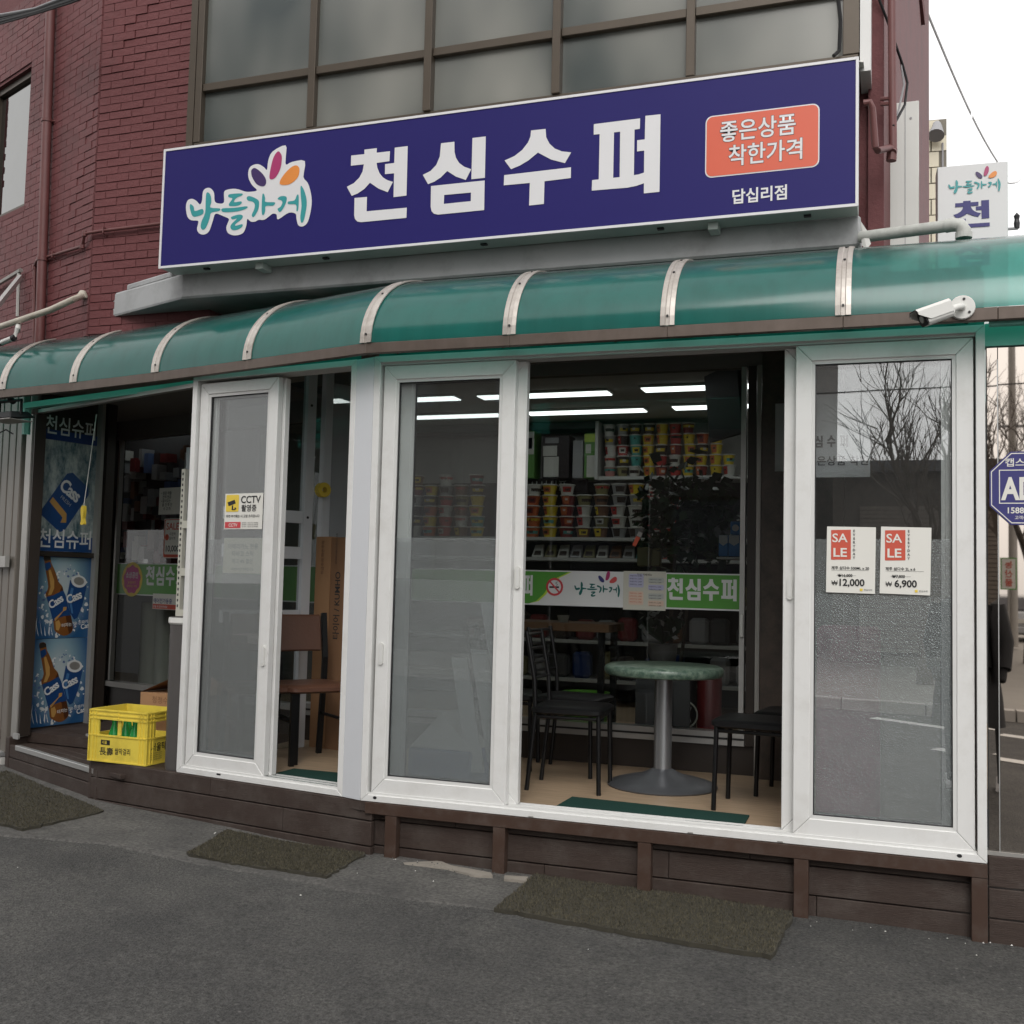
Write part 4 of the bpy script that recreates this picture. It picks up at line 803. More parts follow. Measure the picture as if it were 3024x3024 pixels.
# projecting sign
FT = Frame((0, 1.1), 2)
ps = thing('projecting_sign', 'pale vertical projecting sign with flower logo behind the awning at right', 'sign', (3.05, 1.1, 2.4))
a = FT.hit(2768, 600); c = FT.hit(2977, 600); zt = FT.hit(2870, 484)[1]
part('box', B(FT).box(a[0], c[0], .006, .14, 2.2, zt), 'sign_box', ps, bevel=.003); part('face', B(FT).box(a[0] + .004, c[0] - .004, 0, .0055, 2.2, zt - .004), 'band_white', ps)
q = FT.hit(2795, 578); lw = (FT.hit(2955, 560)[0] - q[0]) / (max(p[0] for p in LG['stroke'][-1]) - LO[0]); put_logo(FT, q[0], q[1] - .01, lw, -.003, ps)
q0 = FT.hit(2818, 668); q1 = FT.hit(2930, 600)
sc_ = (q1[1] - q0[1]) / .36; put_glyphs('천', FT, q0[0] - .005, q0[1] - .015, sc_ * 1.12, -.003, 'ink_navy', ps, cond=1.35)
q0 = FT.hit(2818, 780); put_glyphs('심', FT, q0[0], q0[1] - .015, sc_ * 1.12, -.003, 'ink_navy', ps, cond=1.35)
part('bracket', B().tube([FT.p(c[0], .05, FT.hit(2977, 668)[1]), FT.p(c[0] + .055, .05, FT.hit(2990, 667)[1])], .008, 6), 'wire_grey', ps); part('insulator', B().lathe([(0, 0), (.014, 0), (.016, .03), (.012, .05), (.016, .07), (0, .09)], FT.p(c[0] + .05, .05, FT.hit(2990, 667)[1]), 10), 'ink_dark', ps)
# cream tiled house behind
th_ = thing('tiled_house', 'cream tiled house wall far behind the projecting sign', 'building', (4.0, 9, 0))
FH = Frame((0, 9), 3); a = FH.hit(2690, 500); c = FH.hit(2796, 500); zt = FH.hit(2760, 352)[1]
wt = part('wall', B(FH).box(a[0], c[0], .02, .3, 0, zt), 'tile_joint', th_); hp = .205; wpx = .19
# lower storey right part hidden by the sign
tm = B().box(0, .172, -.014, 0, 0, .19).mesh('tile', 'tile_cream'); k = 0; z = zt - hp
while z > 3.6:
    s = c[0] - .175 - (0 if k % 2 else .09)
    if k % 2 == 0: 
        pass
    while s > a[0] - .1:
        o = bpy.data.objects.new('tile', tm); o.parent = wt; mm = Matrix((FH.ex, FH.ey, Vector((0, 0, 1)))).transposed().to_4x4(); mm.translation = FH.p(s, .02 + random.uniform(-.004, .004), z); o.matrix_basis = mm; COL.objects.link(o); s -= wpx
    z -= hp; k += 1
sr = thing('siren', 'small grey siren horn on the cream tiled wall', 'siren', FH.p(FH.hit(2768, 385)[0], -.1, FH.hit(2768, 385)[1])); q = FH.hit(2768, 392, -.1)
part('horn', B().tube([FH.p(q[0], -.02, q[1] + .14), FH.p(q[0], -.08, q[1] + .08), FH.p(q[0] - .02, -.16, q[1] - .06)], [.05, .06, .10], 14), 'wire_grey', sr, smooth=True); part('lead', B().tube([FH.p(q[0] + .07, -.01, q[1] - .1), FH.p(q[0] + .07, -.01, q[1] - 1.4)], .012, 6), 'wire_grey', sr)
# overhead wires
for k, (pa, pb, y0, y1, r_, lab) in enumerate((((2715, -20), (2975, 520), 9, 22, .017, 'long grey overhead wire falling steeply to the right across the sky'), ((2925, -20), (2838, 500), 24, 10, .016, 'thin steep overhead wire left of the others above projecting sign'), ((3050, 100), (2930, 540), 20, 14, .026, 'overhead wire entering the sky from the right edge'), ((3060, 420), (2975, 540), 16, 12, .018, 'short overhead wire at right edge beside the projecting sign'))):
    a = yp(*pa, y0); c = yp(*pb, y1); solo('overhead_wire', B().tube([a + (c - a) * t_ - Vector((0, 0, .25 * math.sin(math.pi * t_))) for t_ in [i / 10 for i in range(11)]], r_, 6), 'wire_pale', lab, 'wire', 'overhead wires in the sky')
wb_ = thing('wall_cables', 'loose black cables hanging on the right brick flank', 'cable', (2.68, .7, 3.5))
part('cable', B().tube([yp(2585, -30, .66), yp(2620, 60, .70), yp(2665, 190, .9), yp(2680, 245, .9), yp(2672, 310, .8), yp(2638, 372, .6)], .007, 6), 'black_plastic', wb_, smooth=True); part('cable', B().tube([yp(2660, 180, .9), yp(2670, 250, .9), yp(2655, 320, .8), yp(2640, 370, .62)], .006, 6), 'wire_grey', wb_, smooth=True)
part('cable', B().tube([yp(2470, -60, .47), yp(2482, 60, .47), yp(2478, 150, .47), yp(2462, 165, .42)], .010, 6), 'black_plastic', wb_, smooth=True)

# ------------------------------------------------------------------ entrance on the left: posts, poster wall, cladding
en = thing('entrance_doorway', 'grey aluminium entrance post and dark door frame left of the white doors', 'door frame', (-3.2, .95, 0))
FE = Frame((-3.205, .925), -20)
part('post', B(FE).box(-.045, .035, 0, .09, -.01, 2.33), 'alu_dull', en, bevel=.003); part('post_edge', B(FE).box(.038, .06, .01, .09, 0, 2.30), 'dark_frame', en)
part('head', B(FE).box(.06, 2.0, .02, .06, 2.285, 2.31), 'alu_dull', en)
b = B(FE); b.prism(rrect(.05, .13, -.012, .028, .012), -.03, -.018); part('bolt_plate', b, 'alu', en)
for s, w_ in ((.50, .03), (.56, .08)): part('door_stile', B(FP).box(s, s + w_, -.05, .05, 0.02, 2.6), 'dark_frame' if w_ > .04 else 'alu_dull', en)
pw = thing('poster_wall', 'dark panel wall carrying three beer posters left of entrance', 'wall', FP.p(.25, 0, 0))
part('panel', B(FP).box(-.05, .62, .003, .05, 0, 2.5), 'dark_frame', pw); part('shelf_rail', B(FP).box(-.05, .56, -.03, .0025, 1.268, 1.302), 'dark_frame', pw)
PA, PB = .0, .512
def poster(z0, z1, bgmat, label): 
    p_ = thing('beer_poster', label, 'poster', FP.p(.25, 0, z0), 'beer posters on the entrance wall'); part('sheet', B(FP).box(PA, PB, -.003, .0022, z0, z1), bgmat, p_); return p_
zlow0 = .03; hgt = FP.hit(180, 1885)[1] - zlow0
zlow1 = zlow0 + hgt
def beer(pz, par):
    """print of a brown bottle and a blue can in splashing water, drawn from the lower poster"""
    dz = pz - zlow0; H = lambda q: (lambda h: (h[0], h[1] + dz))(FP.hit(60 + q[0] * .2846, 1620 + q[1] * .2846))
    rr = random.Random(5)
    b = B(FP)
    for i in range(70):
        a_ = rr.uniform(0, 6.28); R_ = rr.gauss(1, .16); cx_, cz_ = .27 + .19 * R_ * math.cos(a_), zlow0 + .27 + .21 * R_ * math.sin(a_) + dz; r_ = rr.uniform(.004, .016)
        if .02 < cx_ < .49: b.prism([(cx_ + r_ * rr.uniform(.4, 1.6) * math.cos(t_), cz_ + r_ * rr.uniform(.4, 1.6) * math.sin(t_)) for t_ in [k * 1.05 for k in range(6)]], -.0036, None)
    for i in range(9):
        s = .03 + .03 * i; b.prism([(s, zlow0 + dz + .02 + rr.uniform(0, .03)), (s + .012, zlow0 + dz + .02), (s + rr.uniform(-.03, .05), zlow0 + dz + .10 + rr.uniform(0, .08))], -.0036, None)
    part('splash_print', b, 'band_white', par, kind='stuff')
    b = B(FP)
    for i in range(60):
        a_ = rr.uniform(0, 6.28); R_ = rr.gauss(1.05, .12); cx_, cz_ = .27 + .20 * R_ * math.cos(a_), zlow0 + .27 + .21 * R_ * math.sin(a_) + dz; r_ = rr.uniform(.003, .010)
        if .02 < cx_ < .49: b.prism([(cx_ + r_ * rr.uniform(.4, 2.2) * math.cos(t_), cz_ + r_ * rr.uniform(.4, 1.6) * math.sin(t_)) for t_ in [k * 1.05 for k in range(6)]], -.0039, None)
    part('droplet_print', b, 'blue_dim', par, kind='stuff')
    part('can_print', B(FP).prism([H(q) for q in ((467, 1215), (452, 1300), (430, 1400), (470, 1560), (508, 1622), (542, 1602), (592, 1480), (637, 1290), (636, 1212))], -.0042, None), 'can_blue', par)
    part('can_lid_print', B(FP).prism([H((558 + 80 * math.cos(t_ / 9 * math.pi), 1220 + 64 * math.sin(t_ / 9 * math.pi))) for t_ in range(18)][::-1], -.0047, None), 'band_white', par)
    part('can_lid_print', B(FP).prism([H((560 + 55 * math.cos(t_ / 9 * math.pi), 1216 + 42 * math.sin(t_ / 9 * math.pi))) for t_ in range(18)][::-1], -.0050, None), 'alu_dull', par)
    part('bottle_print', B(FP).prism(spline([H(q) for q in ((190, 1000), (200, 980), (235, 972), (262, 990), (270, 1050), (300, 1110), (330, 1190), (345, 1240), (385, 1285), (400, 1340), (470, 1560), (495, 1690), (490, 1740), (460, 1775), (400, 1800), (330, 1775), (300, 1740), (290, 1660), (215, 1400), (218, 1360), (238, 1300), (225, 1210), (205, 1100), (200, 1050))], 2), -.0052, None), 'beer_brown', par)
    part('bottle_glint_print', B(FP).prism([H(q) for q in ((240, 1130), (262, 1120), (300, 1230), (300, 1310), (270, 1380), (235, 1390), (262, 1300))], -.0056, None), 'beer_gold', par)
    part('bottle_glint_print', B(FP).prism([H(q) for q in ((312, 1660), (350, 1640), (370, 1690), (345, 1750), (318, 1745))], -.0056, None), 'beer_gold', par)
    part('bottle_shade_print', B(FP).prism([H(q) for q in ((385, 1290), (400, 1340), (470, 1560), (495, 1690), (488, 1740), (455, 1772), (440, 1700), (400, 1500), (360, 1330))], -.0055, None), 'beer_dark', par)
    part('can_glint_print', B(FP).prism([H(q) for q in ((480, 1290), (505, 1300), (480, 1420), (500, 1560), (482, 1560), (450, 1400))], -.0046, None), 'can_light', par)
    part('cap_print', B(FP).prism([H(q) for q in ((189, 1010), (200, 983), (235, 973), (263, 992), (262, 1018), (215, 1034), (194, 1032))], -.0057, None), 'dark_frame', par)
    part('label_print', B(FP).prism([H(q) for q in ((220, 1410), (290, 1385), (395, 1325), (420, 1380), (472, 1580), (400, 1595), (340, 1620), (300, 1650), (285, 1650))], -.0060, None), 'can_blue', par)
    part('label_print', B(FP).prism([H(q) for q in ((203, 1062), (255, 1040), (270, 1090), (225, 1135), (209, 1130))], -.0060, None), 'can_blue', par)
    part('ribbon_print', B(FP).prism([H(q) for q in ((300, 1632), (390, 1540), (395, 1500), (430, 1495), (425, 1530), (395, 1545), (310, 1655))], -.0064, None), 'beer_gold', par)
    for q, hh, rl in (((258, 1535), .082, .52), ((437, 1465), .088, .36)): s, z = H(q); text(par, FP, s, z, 'Cass', hh, 'band_white', -.0068, .03, .95, roll=rl, spacing=.86)
    s, z = H((578, 1718)); text(par, FP, s, z, 'Cass', .052, 'band_white', -.0068, .025, 1, roll=.2)
    s, z = H((375, 1712)); text(par, FP, s, z, '터지는 맛! 진짜카스처럼', .030, 'band_white', -.0068, .015, 1.1, roll=.12)
mat('beer_dark', (.075, .026, .010), .3); mat('can_light', (.06, .17, .36), .3); mat('can_blue', (.012, .055, .18), .3, var=.25, vscale=12); mat('beer_brown', (.20, .075, .02), .3, var=.35, vscale=9); mat('beer_gold', (.48, .27, .08), .3, var=.15); mat('header_blue', (.012, .04, .16), .35, var=.05)
p1 = poster(zlow0, zlow1 - .0015, 'poster_blue', 'lowest of three blue beer posters with bottle and can'); beer(zlow0, p1)
p2 = poster(zlow1 + .0015, zlow1 + hgt, 'poster_blue', 'middle of three beer posters, under the blue header strip with white lettering'); beer(zlow1, p2)
z2 = zlow1 + hgt; zh = 1.262
part('header', B(FP).box(PA, PB, -.0035, .0022, z2 + .002, zh), 'header_blue', p2); text(p2, FP, .02, z2 + .045, '천심슈퍼', .15, 'band_white', -.0045, .012, .87)
z3 = FP.hit(150, 1480)[1]; zt3 = FP.hit(180, 1215)[1]; zm = zt3 - .22
p3 = poster(1.306, zm, 'poster_ice', 'topmost of three beer posters with one tilted blue can')
part('header', B(FP).box(PA, PB, -.003, .0022, zm + .002, 2.2), 'header_blue', p3); text(p3, FP, .03, zm + .055, '천심슈퍼', .15, 'band_white', -.004, .012, .84)
cz0 = (1.306 + zm) / 2 - .03
def rp_(x, y, a_=-.62): return (.25 + x * math.cos(a_) - y * math.sin(a_), cz0 + x * math.sin(a_) + y * math.cos(a_))
part('can_print', B(FP).prism([rp_(*q) for q in ((-.10, -.22), (.10, -.22), (.125, -.18), (.125, .16), (.09, .20), (-.09, .20), (-.125, .16), (-.125, -.18))], -.0042, None), 'can_blue', p3)
part('ribbon_print', B(FP).prism([rp_(*q) for q in ((-.11, -.10), (.05, -.12), (.06, -.16), (.10, -.13), (.06, -.075), (-.11, -.055))], -.0048, None), 'beer_gold', p3)
q = rp_(-.115, .03); text(p3, FP, q[0], q[1], 'Cass', .135, 'band_white', -.0052, .03, .85, roll=-.55, spacing=.86); q = rp_(-.06, -.02); text(p3, FP, q[0], q[1], 'FRESH', .04, 'alu', -.0052, .0, 1, roll=-.6)
part('floor_print', B(FP).box(PA, PB, -.0033, -.0031, 1.307, 1.42), 'can_blue', p3)
# pull cord with yellow fish toy
pcd = thing('pull_cord', 'thin pull cord with a yellow fish shaped toy by the posters', 'cord', FE.p(.35, -.1, 1.3)); Q0 = FE.hit(283, 1265, .25); Q1 = FE.hit(247, 1500, .25)
part('cord', B().tube([FE.p(Q0[0], .25, Q0[1] + .1), FE.p(Q1[0], .25, Q1[1])], .003, 6), 'white_plastic', pcd)
b = B(FE); s, z = Q1; b.prism(spline([(s - .012, z + .01), (s + .014, z + .012), (s + .022, z - .03), (s + .014, z - .08), (s + .026, z - .115), (s - .016, z - .115), (s - .006, z - .08), (s - .02, z - .03)], 3), .24, .26); part('fish', b, 'cctv_yellow', pcd, bevel=.004)
# cladding of the neighbour at the far left
nb = thing('neighbour_wall', 'grey brown ribbed wall cladding at the left edge', 'wall', (-4.2, 1.5, -.2))
FN = Frame((-3.245, .93), -28); b = B(FN); s = -.075
while s > -1.6:
    w_ = .03 if int(s * 100) % 2 else .14
    part('cladding_strip', B(FN).box(s - .115, s - .004, 0, .05, -.14, 2.5), 'wall_panel', nb, bevel=.006); part('cladding_rib', B(FN).box(s - .15, s - .119, -.005, .05, -.14, 2.5), 'wall_panel', nb, bevel=.004); s -= .154
part('skirting', B(FN).box(-1.7, -.09, -.03, .04, -.16, -.13), 'alu', nb); part('footing', B(FN).box(-1.7, -.085, -.02, .1, -.4, -.165), 'sealant', nb); part('ledge', B(FN).box(-1.7, -.14, -.05, -.02, 1.18, 1.26), 'alu_dull', nb)

# ------------------------------------------------------------------ turf doormats on the street
def gp2(px, py, z):
    d = ray(px, py); t_ = (z - CAM.z) / d.z; Q = CAM + d * t_; return (Q.x, Q.y)
def doormat(corners, label, seed, sag=0):
    rr = random.Random(seed); c = [Vector((*gp2(px, py, gz(gp2(px, py, -.28)[0]) + .02), 0)) for px, py in corners]
    cx = sum((v.x for v in c)) / 4; th = thing('doormat', label, 'doormat', (cx, sum(v.y for v in c) / 4, gz(cx)), 'turf doormats before the shop')
    A, Bc, Cc, Dd = c   # near-left, near-right, far-right, far-left
    n1, n2 = 26, 12; b = B(); g = {}
    def P(u, v):
        q = (A * (1 - u) + Bc * u) * (1 - v) + (Dd * (1 - u) + Cc * u) * v; e = .011
        q = q + Vector((rr.uniform(-e, e), rr.uniform(-e, e), 0)) * (1 if (u in (0, 1) or v in (0, 1)) else 0); wv = .004 * math.sin(7 * u + seed) * math.sin(5 * v + seed)
        return Vector((q.x, q.y, gz(q.x) + gn(q.x, q.y) + .020 + wv))
    for i in range(n1 + 1):
        for j in range(n2 + 1): g[i, j] = P(i / n1, j / n2)
    idx = {}; 
    for k, q in g.items(): idx[k] = len(b.v); b.v.append(tuple(q))
    b.f = [(idx[i, j], idx[i + 1, j], idx[i + 1, j + 1], idx[i, j + 1]) for i in range(n1) for j in range(n2)]; b.mi = [0] * len(b.f)
    rim = [(i, 0) for i in range(n1)] + [(n1, j) for j in range(n2)] + [(i, n2) for i in range(n1, 0, -1)] + [(0, j) for j in range(n2, 0, -1)]; o0 = len(b.v); b.v += [(g[k].x, g[k].y, g[k].z - .019) for k in rim]; L_ = len(rim)
    fs = [(idx[rim[(i + 1) % L_]], idx[rim[i]], o0 + i, o0 + (i + 1) % L_) for i in range(L_)]; b.f += fs; b.mi += [0] * len(fs)
    part('backing', b, 'mat_turf', th)
    b = B(); N_ = 15000
    for i in range(N_):
        u, v = rr.random(), rr.random(); q = (A * (1 - u) + Bc * u) * (1 - v) + (Dd * (1 - u) + Cc * u) * v; z = gz(q.x) + gn(q.x, q.y) + .019 + .004 * math.sin(7 * u + seed) * math.sin(5 * v + seed)
        a = rr.random() * 6.28; w_ = .0022; h = rr.uniform(.006, .013); lx, ly = rr.uniform(-.007, .007), rr.uniform(-.007, .007); b.slot = rr.choice((0, 0, 1))
        b.add([(q.x - w_ * math.cos(a), q.y - w_ * math.sin(a), z), (q.x + w_ * math.cos(a), q.y + w_ * math.sin(a), z), (q.x + lx, q.y + ly, z + h)], [(0, 1, 2)])
    part('turf_pile', b, ['mat_blade', 'mat_turf'], th, kind='stuff')
doormat([(-330, 2360), (72, 2447), (307, 2392), (20, 2272)], 'olive turf doormat at the left edge below the entrance step', 1)
doormat([(548, 2518), (962, 2588), (1080, 2520), (668, 2450)], 'olive turf doormat in the middle below the corner of the plinth', 2)
doormat([(1462, 2682), (2280, 2822), (2345, 2688), (1580, 2580)], 'largest olive turf doormat before the open sliding door', 3)

# ------------------------------------------------------------------ yellow bottle crate with bottles, carton, bin
FC = Frame((-2.055, .345), -2.6); cr = thing('bottle_crate', 'yellow plastic bottle crate with black lettering on the plinth', 'crate', FC.p(.23, .17, 0))
CW, CD, CH = .445, .32, .318
def wall(fr, L, nm):
    """one crate side: solid lower half, open slot, ribbed rim"""
    b = B(fr); b.box(0, L, 0, .010, .0, .165); b.box(0, L, 0, .010, .262, CH)
    for s in (0, L - .075): b.box(s, s + .075, .0, .010, .165, .262)
    for z in (.006, .160, .262, .285, .312): b.box(-.004, L + .004, -.005, .0, z - .004, z + .004)
    for s in (.0, .03, .055, L - .055, L - .03, L): b.box(s - .003, s + .003, -.005, .0, .01, CH - .006)
    b.box(L / 2 - .003, L / 2 + .003, -.005, .0, .262, CH); return part(nm, b, 'crate_yellow', cr)
wall(FC, CW, 'front_side'); wall(Frame(FC.p(CW, 0, 0)[:2], 90 - 2.6), CD, 'right_side'); wall(Frame(FC.p(CW, CD, 0)[:2], 180 - 2.6), CW, 'back_side'); wall(Frame(FC.p(0, CD, 0)[:2], 270 - 2.6), CD, 'left_side')
part('bottom', B(FC).box(.01, CW - .01, .01, CD - .01, .012, .022), 'crate_yellow', cr); part('middle_post', B(FC).box(.21, .235, .011, .02, .166, .261), 'crate_yellow', cr)
part('stamp', B(FC).box(.095, .165, -.001, -.0002, .104, .134), 'ink_dark', cr); text(cr, FC, .103, .111, '서울', .022, 'crate_yellow', -.0015, .01)
text(cr, FC, .085, .046, '長壽', .052, 'ink_dark', -.001, .012, 1.05); text(cr, FC, .205, .055, '쌀막걸리', .043, 'ink_dark', -.001, .015, .78, roll=.03)
FC2 = Frame(FC.p(CW, 0, 0)[:2], 90 - 2.6); text(cr, FC2, .04, .085, '서울탁주', .055, 'ink_dark', -.001, .012, .9)
for k in range(4): text(cr, FC2, .04, .066 - .012 * k, '막걸리 제조협회 공병회수', .0095, 'ink_dark', -.001)
mat_b = glass('bottle_green', .9, 1.5, (.04, .42, .12)); prof = [(.0, .0), (.031, 0), (.033, .01), (.033, .125), (.030, .145), (.017, .19), (.0135, .205), (.0135, .235), (.0155, .237), (.0155, .248), (.0, .25)]
mt, n, l, pb, o = nodes_of('bottle_glass'); MATS['bottle_glass'] = mt; pb.inputs['Base Color'].default_value = (.02, .34, .08, 1); pb.inputs['Roughness'].default_value = .05; pb.inputs['Transmission Weight'].default_value = .2
bm_ = B().lathe(prof, seg=18).mesh('bottle', 'bottle_glass', True); lm_ = B().lathe([(.0335, .035), (.0337, .04), (.0337, .112), (.0335, .116)], seg=18).mesh('paper_label', 'band_white', True)
for s, d, lab in ((.125, .075, 'leftmost green bottle standing in the yellow crate'), (.205, .085, 'middle green bottle standing in the yellow crate'), (.285, .075, 'rightmost green bottle in the front row of yellow crate'), (.245, .16, 'green bottle in second row of yellow crate, right of centre'), (.16, .165, 'green bottle in second row of yellow crate, left of centre')):
    p_ = FC.p(s, d, .022); t_ = thing('green_bottle', lab, 'bottle', p_, 'green bottles in the crate'); part('bottle_body', bm_, None, t_, loc=(0, 0, 0)); part('paper_label', lm_, None, t_, loc=(0, 0, 0))
cb_ = thing('cardboard_box', 'open brown cardboard box behind the yellow crate', 'box', FC.p(.32, .55, .0)); FK = Frame(FC.p(.02, .42, 0)[:2], -6)
part('box_body', B(FK).box(0, .5, 0, .30, .02, .385), 'carton', cb_); part('flap', B(FK).add([FK.p(0, 0, .386), FK.p(.5, .0, .386), FK.p(.52, .13, .50), FK.p(.03, .13, .50)][::-1] and [FK.p(0, .0, .386), FK.p(0, .30, .386), FK.p(.20, .30, .50), FK.p(.22, .02, .48)], [(0, 1, 2, 3), (3, 2, 1, 0)]), 'carton_dark', cb_)
part('flap', B(FK).add([FK.p(.5, 0, .386), FK.p(.5, .30, .386), FK.p(.30, .3, .50), FK.p(.24, .1, .47)], [(0, 1, 2, 3), (3, 2, 1, 0)]), 'carton', cb_); text(cb_, FK, .10, .325, '청정수원', .05, 'carton_dark', -.002, .0)
gb = thing('grey_bin', 'tall dark grey bin squeezed beside the white door frame', 'bin', FL.p(-1.31, .05, 0)); q = FL.p(-1.30, .085, 0)
part('bin_body', B().lathe([(.0, .0), (.072, .0), (.078, .02), (.083, .885), (.086, .90), (.078, .905), (.075, .87), (0, .86)], q, 24), 'grey_bin', gb, smooth=True); part('plastic_bag', B().lathe([(.078, .90), (.092, .90), (.094, .87), (.087, .86)], q, 24), 'white_plastic', gb)
# price list strip on the vinyl door edge
ps_ = thing('shelf_strip', 'perforated cream shelving upright behind the yellow crate', 'shelf upright', FL.p(-1.36, .45, 0)); s0_, zt_ = FL.hit(541, 1385, .45); s1_, zb_ = FL.hit(519, 1940, .45)
part('upright', B(FL).box(s0_ - .012, s0_ + .02, .45, .48, .1, zt_), 'paper_old', ps_); b = B(FL); z = zt_ - .03
while z > .95: b.box(s0_ - .003, s0_ + .008, .448, .4495, z - .011, z + .006); z -= .036
part('slot', b, 'ink_dark', ps_)
for z in (1.46, 1.15, .88): part('bracket', B(FL).box(s0_ + .02, s0_ + .12, .45, .47, z, z + .05), 'paper_old', ps_)
vs_ = thing('vinyl_curtain', 'grey translucent vinyl strip hanging beside the shelving upright', 'curtain', FL.p(-1.3, .5, .9)); part('sheet', B(FL).box(s0_ - .03, s0_ + .16, .50, .504, .9, 2.0), 'clear_vinyl', vs_)

# ------------------------------------------------------------------ inner shop front
ins = thing('inner_shopfront', 'inner glass shopfront with aluminium frame behind the terrace', 'shopfront', (.5, 1.55, 0))
part('pane', B(FI).box(-1.3, 1.742, .01, .016, .30, 2.52), 'inner_glass', ins); part('stile', B(FI).box(1.742, 1.772, -.02, .04, .30, 2.52), 'alu', ins); part('base', B(FI).box(-1.3, 3.0, .0, .09, .03, .205), 'dark_frame', ins); part('sill', B(FI).box(-1.3, 1.78, -.03, .07, .206, .285), 'alu', ins)
part('sill_groove', B(FI).box(-1.3, 1.78, -.034, -.0302, .24, .252), 'ink_dark', ins)
part('lintel', B(FI).box(-1.3, 3.0, -.01, .08, 2.52, 2.66), 'ceil_terrace', ins); part('door_edge', B(FI).box(1.785, 1.835, -.03, .06, .21, 2.52), 'dark_frame', ins); part('stile', B(FI).box(1.842, 1.868, -.06, .03, .03, 2.52), 'alu_dull', ins)
part('handle', B(FI).box(1.75, 1.768, -.05, -.02, .86, 1.0), 'white_plastic', ins, bevel=.004)
part('pane', B(FJ).box(-1.35, 0, .01, .016, .25, 2.3), 'inner_glass', ins); part('sill', B(FJ).box(-2.5, 0, -.03, .05, .20, .245), 'alu_dull', ins); part('base', B(FJ).box(-2.5, 0, .0, .06, .0, .198), 'dark_frame', ins)
part('pane', B(FJ).box(-2.50, -1.39, .03, .036, .25, 2.3), 'inner_glass', ins)
part('stile', B(FJ).box(-1.385, -1.352, -.03, .05, .246, 2.3), 'alu_dull', ins); part('stile', B(FJ).box(-2.62, -2.505, -.05, .07, 0, 2.5), 'dark_frame', ins); part('lintel', B(FJ).box(-2.6, 0, -.02, .06, 2.30, 2.6), 'ceil_terrace', ins); part('stile', B(FJ).box(-2.47, -2.445, -.02, .02, .25, 2.3), 'alu_dull', ins)
colm = solo('stone_column', B().box(1.875, 2.35, 1.46, 1.60, .03, 2.6), 'stone_column', 'dark brown polished stone pier behind the right black chair', 'column')
sn = sheet('grey_card', FI, 1.955, 2.02, 1.86, 2.27, -.10, 'slab_paint', 'plain grey card fixed to the stone pier', 'sign')
# green band across the inner glass
gb_ = thing('window_band', 'green and white lettered band across the inner shop glass', 'window sticker', (1, 1.54, 1.02))
ZB0, ZB1 = 1.016, 1.242
tape(FI, [(-1.2, ZB0), (1.742, ZB0), (1.742, ZB1), (-1.2, ZB1)], .0085, 'band_white', gb_, 'white_strip')
tape(FI, [(1.288, ZB0 + .010), (1.740, ZB0 + .010), (1.740, ZB1 - .008), (1.288, ZB1 - .008)], .0078, 'band_green', gb_, 'green_strip')
sw = lambda k: [(.36 - 1.5, ZB0 + .008 + k * .0), (.36 + .02, ZB0 + .008), (.43 + k, ZB0 + .025), (.48 + k, ZB0 + .07), (.52 + k, ZB0 + .13), (.57 + k, ZB0 + .18), (.65 + k, ZB1 - .008), (.36 - 1.5, ZB1 - .008)]
tape(FI, sw(.018), .0078, 'band_lime', gb_, 'lime_swoosh'); tape(FI, sw(0), .0072, 'band_green', gb_, 'green_swoosh')
gsc = .115 / .36
put_glyphs('천심수퍼', FI, 1.292, ZB0 + .058, gsc, .0070, 'band_white', gb_, advance=.014, cond=.80)
put_glyphs('퍼', FI, .335, ZB0 + .058, gsc, .0064, 'band_white', gb_, cond=.6)
q = FI.hit(1690, 1768)
mat('teal_dark', (.01, .13, .12), .4); mat('petal_red', (.55, .08, .08), .4)
put_logo(FI, q[0], q[1] + .005, (FI.hit(1830, 1760)[0] - q[0]) / (max(p[0] for p in LG['stroke'][-1]) - LO[0]), .0070, gb_, ink='teal_dark', petals=('ink_navy', 'petal_magenta', 'petal_red'))
ns = thing('no_smoking_sticker', 'round red and white no smoking sticker on the green band', 'sticker', FI.p(.55, 0, 1.07)); q = FI.hit(1637, 1733)
tape(FI, disc(q[0], q[1], .058), .0055, 'cctv_red', ns, 'red_ring'); tape(FI, disc(q[0], q[1], .044), .0050, 'band_white', ns, 'white_field'); tape(FI, [(q[0] - .035, q[1] - .008), (q[0] + .03, q[1] - .008), (q[0] + .03, q[1] + .004), (q[0] - .035, q[1] + .004)], .0046, 'ink_dark', ns, 'cigarette')
tape(FI, [(q[0] - .034, q[1] + .028), (q[0] - .026, q[1] + .035), (q[0] + .034, q[1] - .028), (q[0] + .026, q[1] - .035)], .0042, 'cctv_red', ns, 'bar'); part('smoke', B().tube([FI.p(q[0] + .012, .004, q[1] + .008), FI.p(q[0] + .02, .004, q[1] + .016), FI.p(q[0] + .006, .004, q[1] + .024), FI.p(q[0] + .02, .004, q[1] + .034)], .0018, 5), 'ink_dark', ns)
mn = sheet('menu_sheet', FI, 1.012, 1.284, ZB0 - .012, ZB1 + .006, .004, 'paper_old', 'cream printed menu sheet taped over the green band', 'menu')
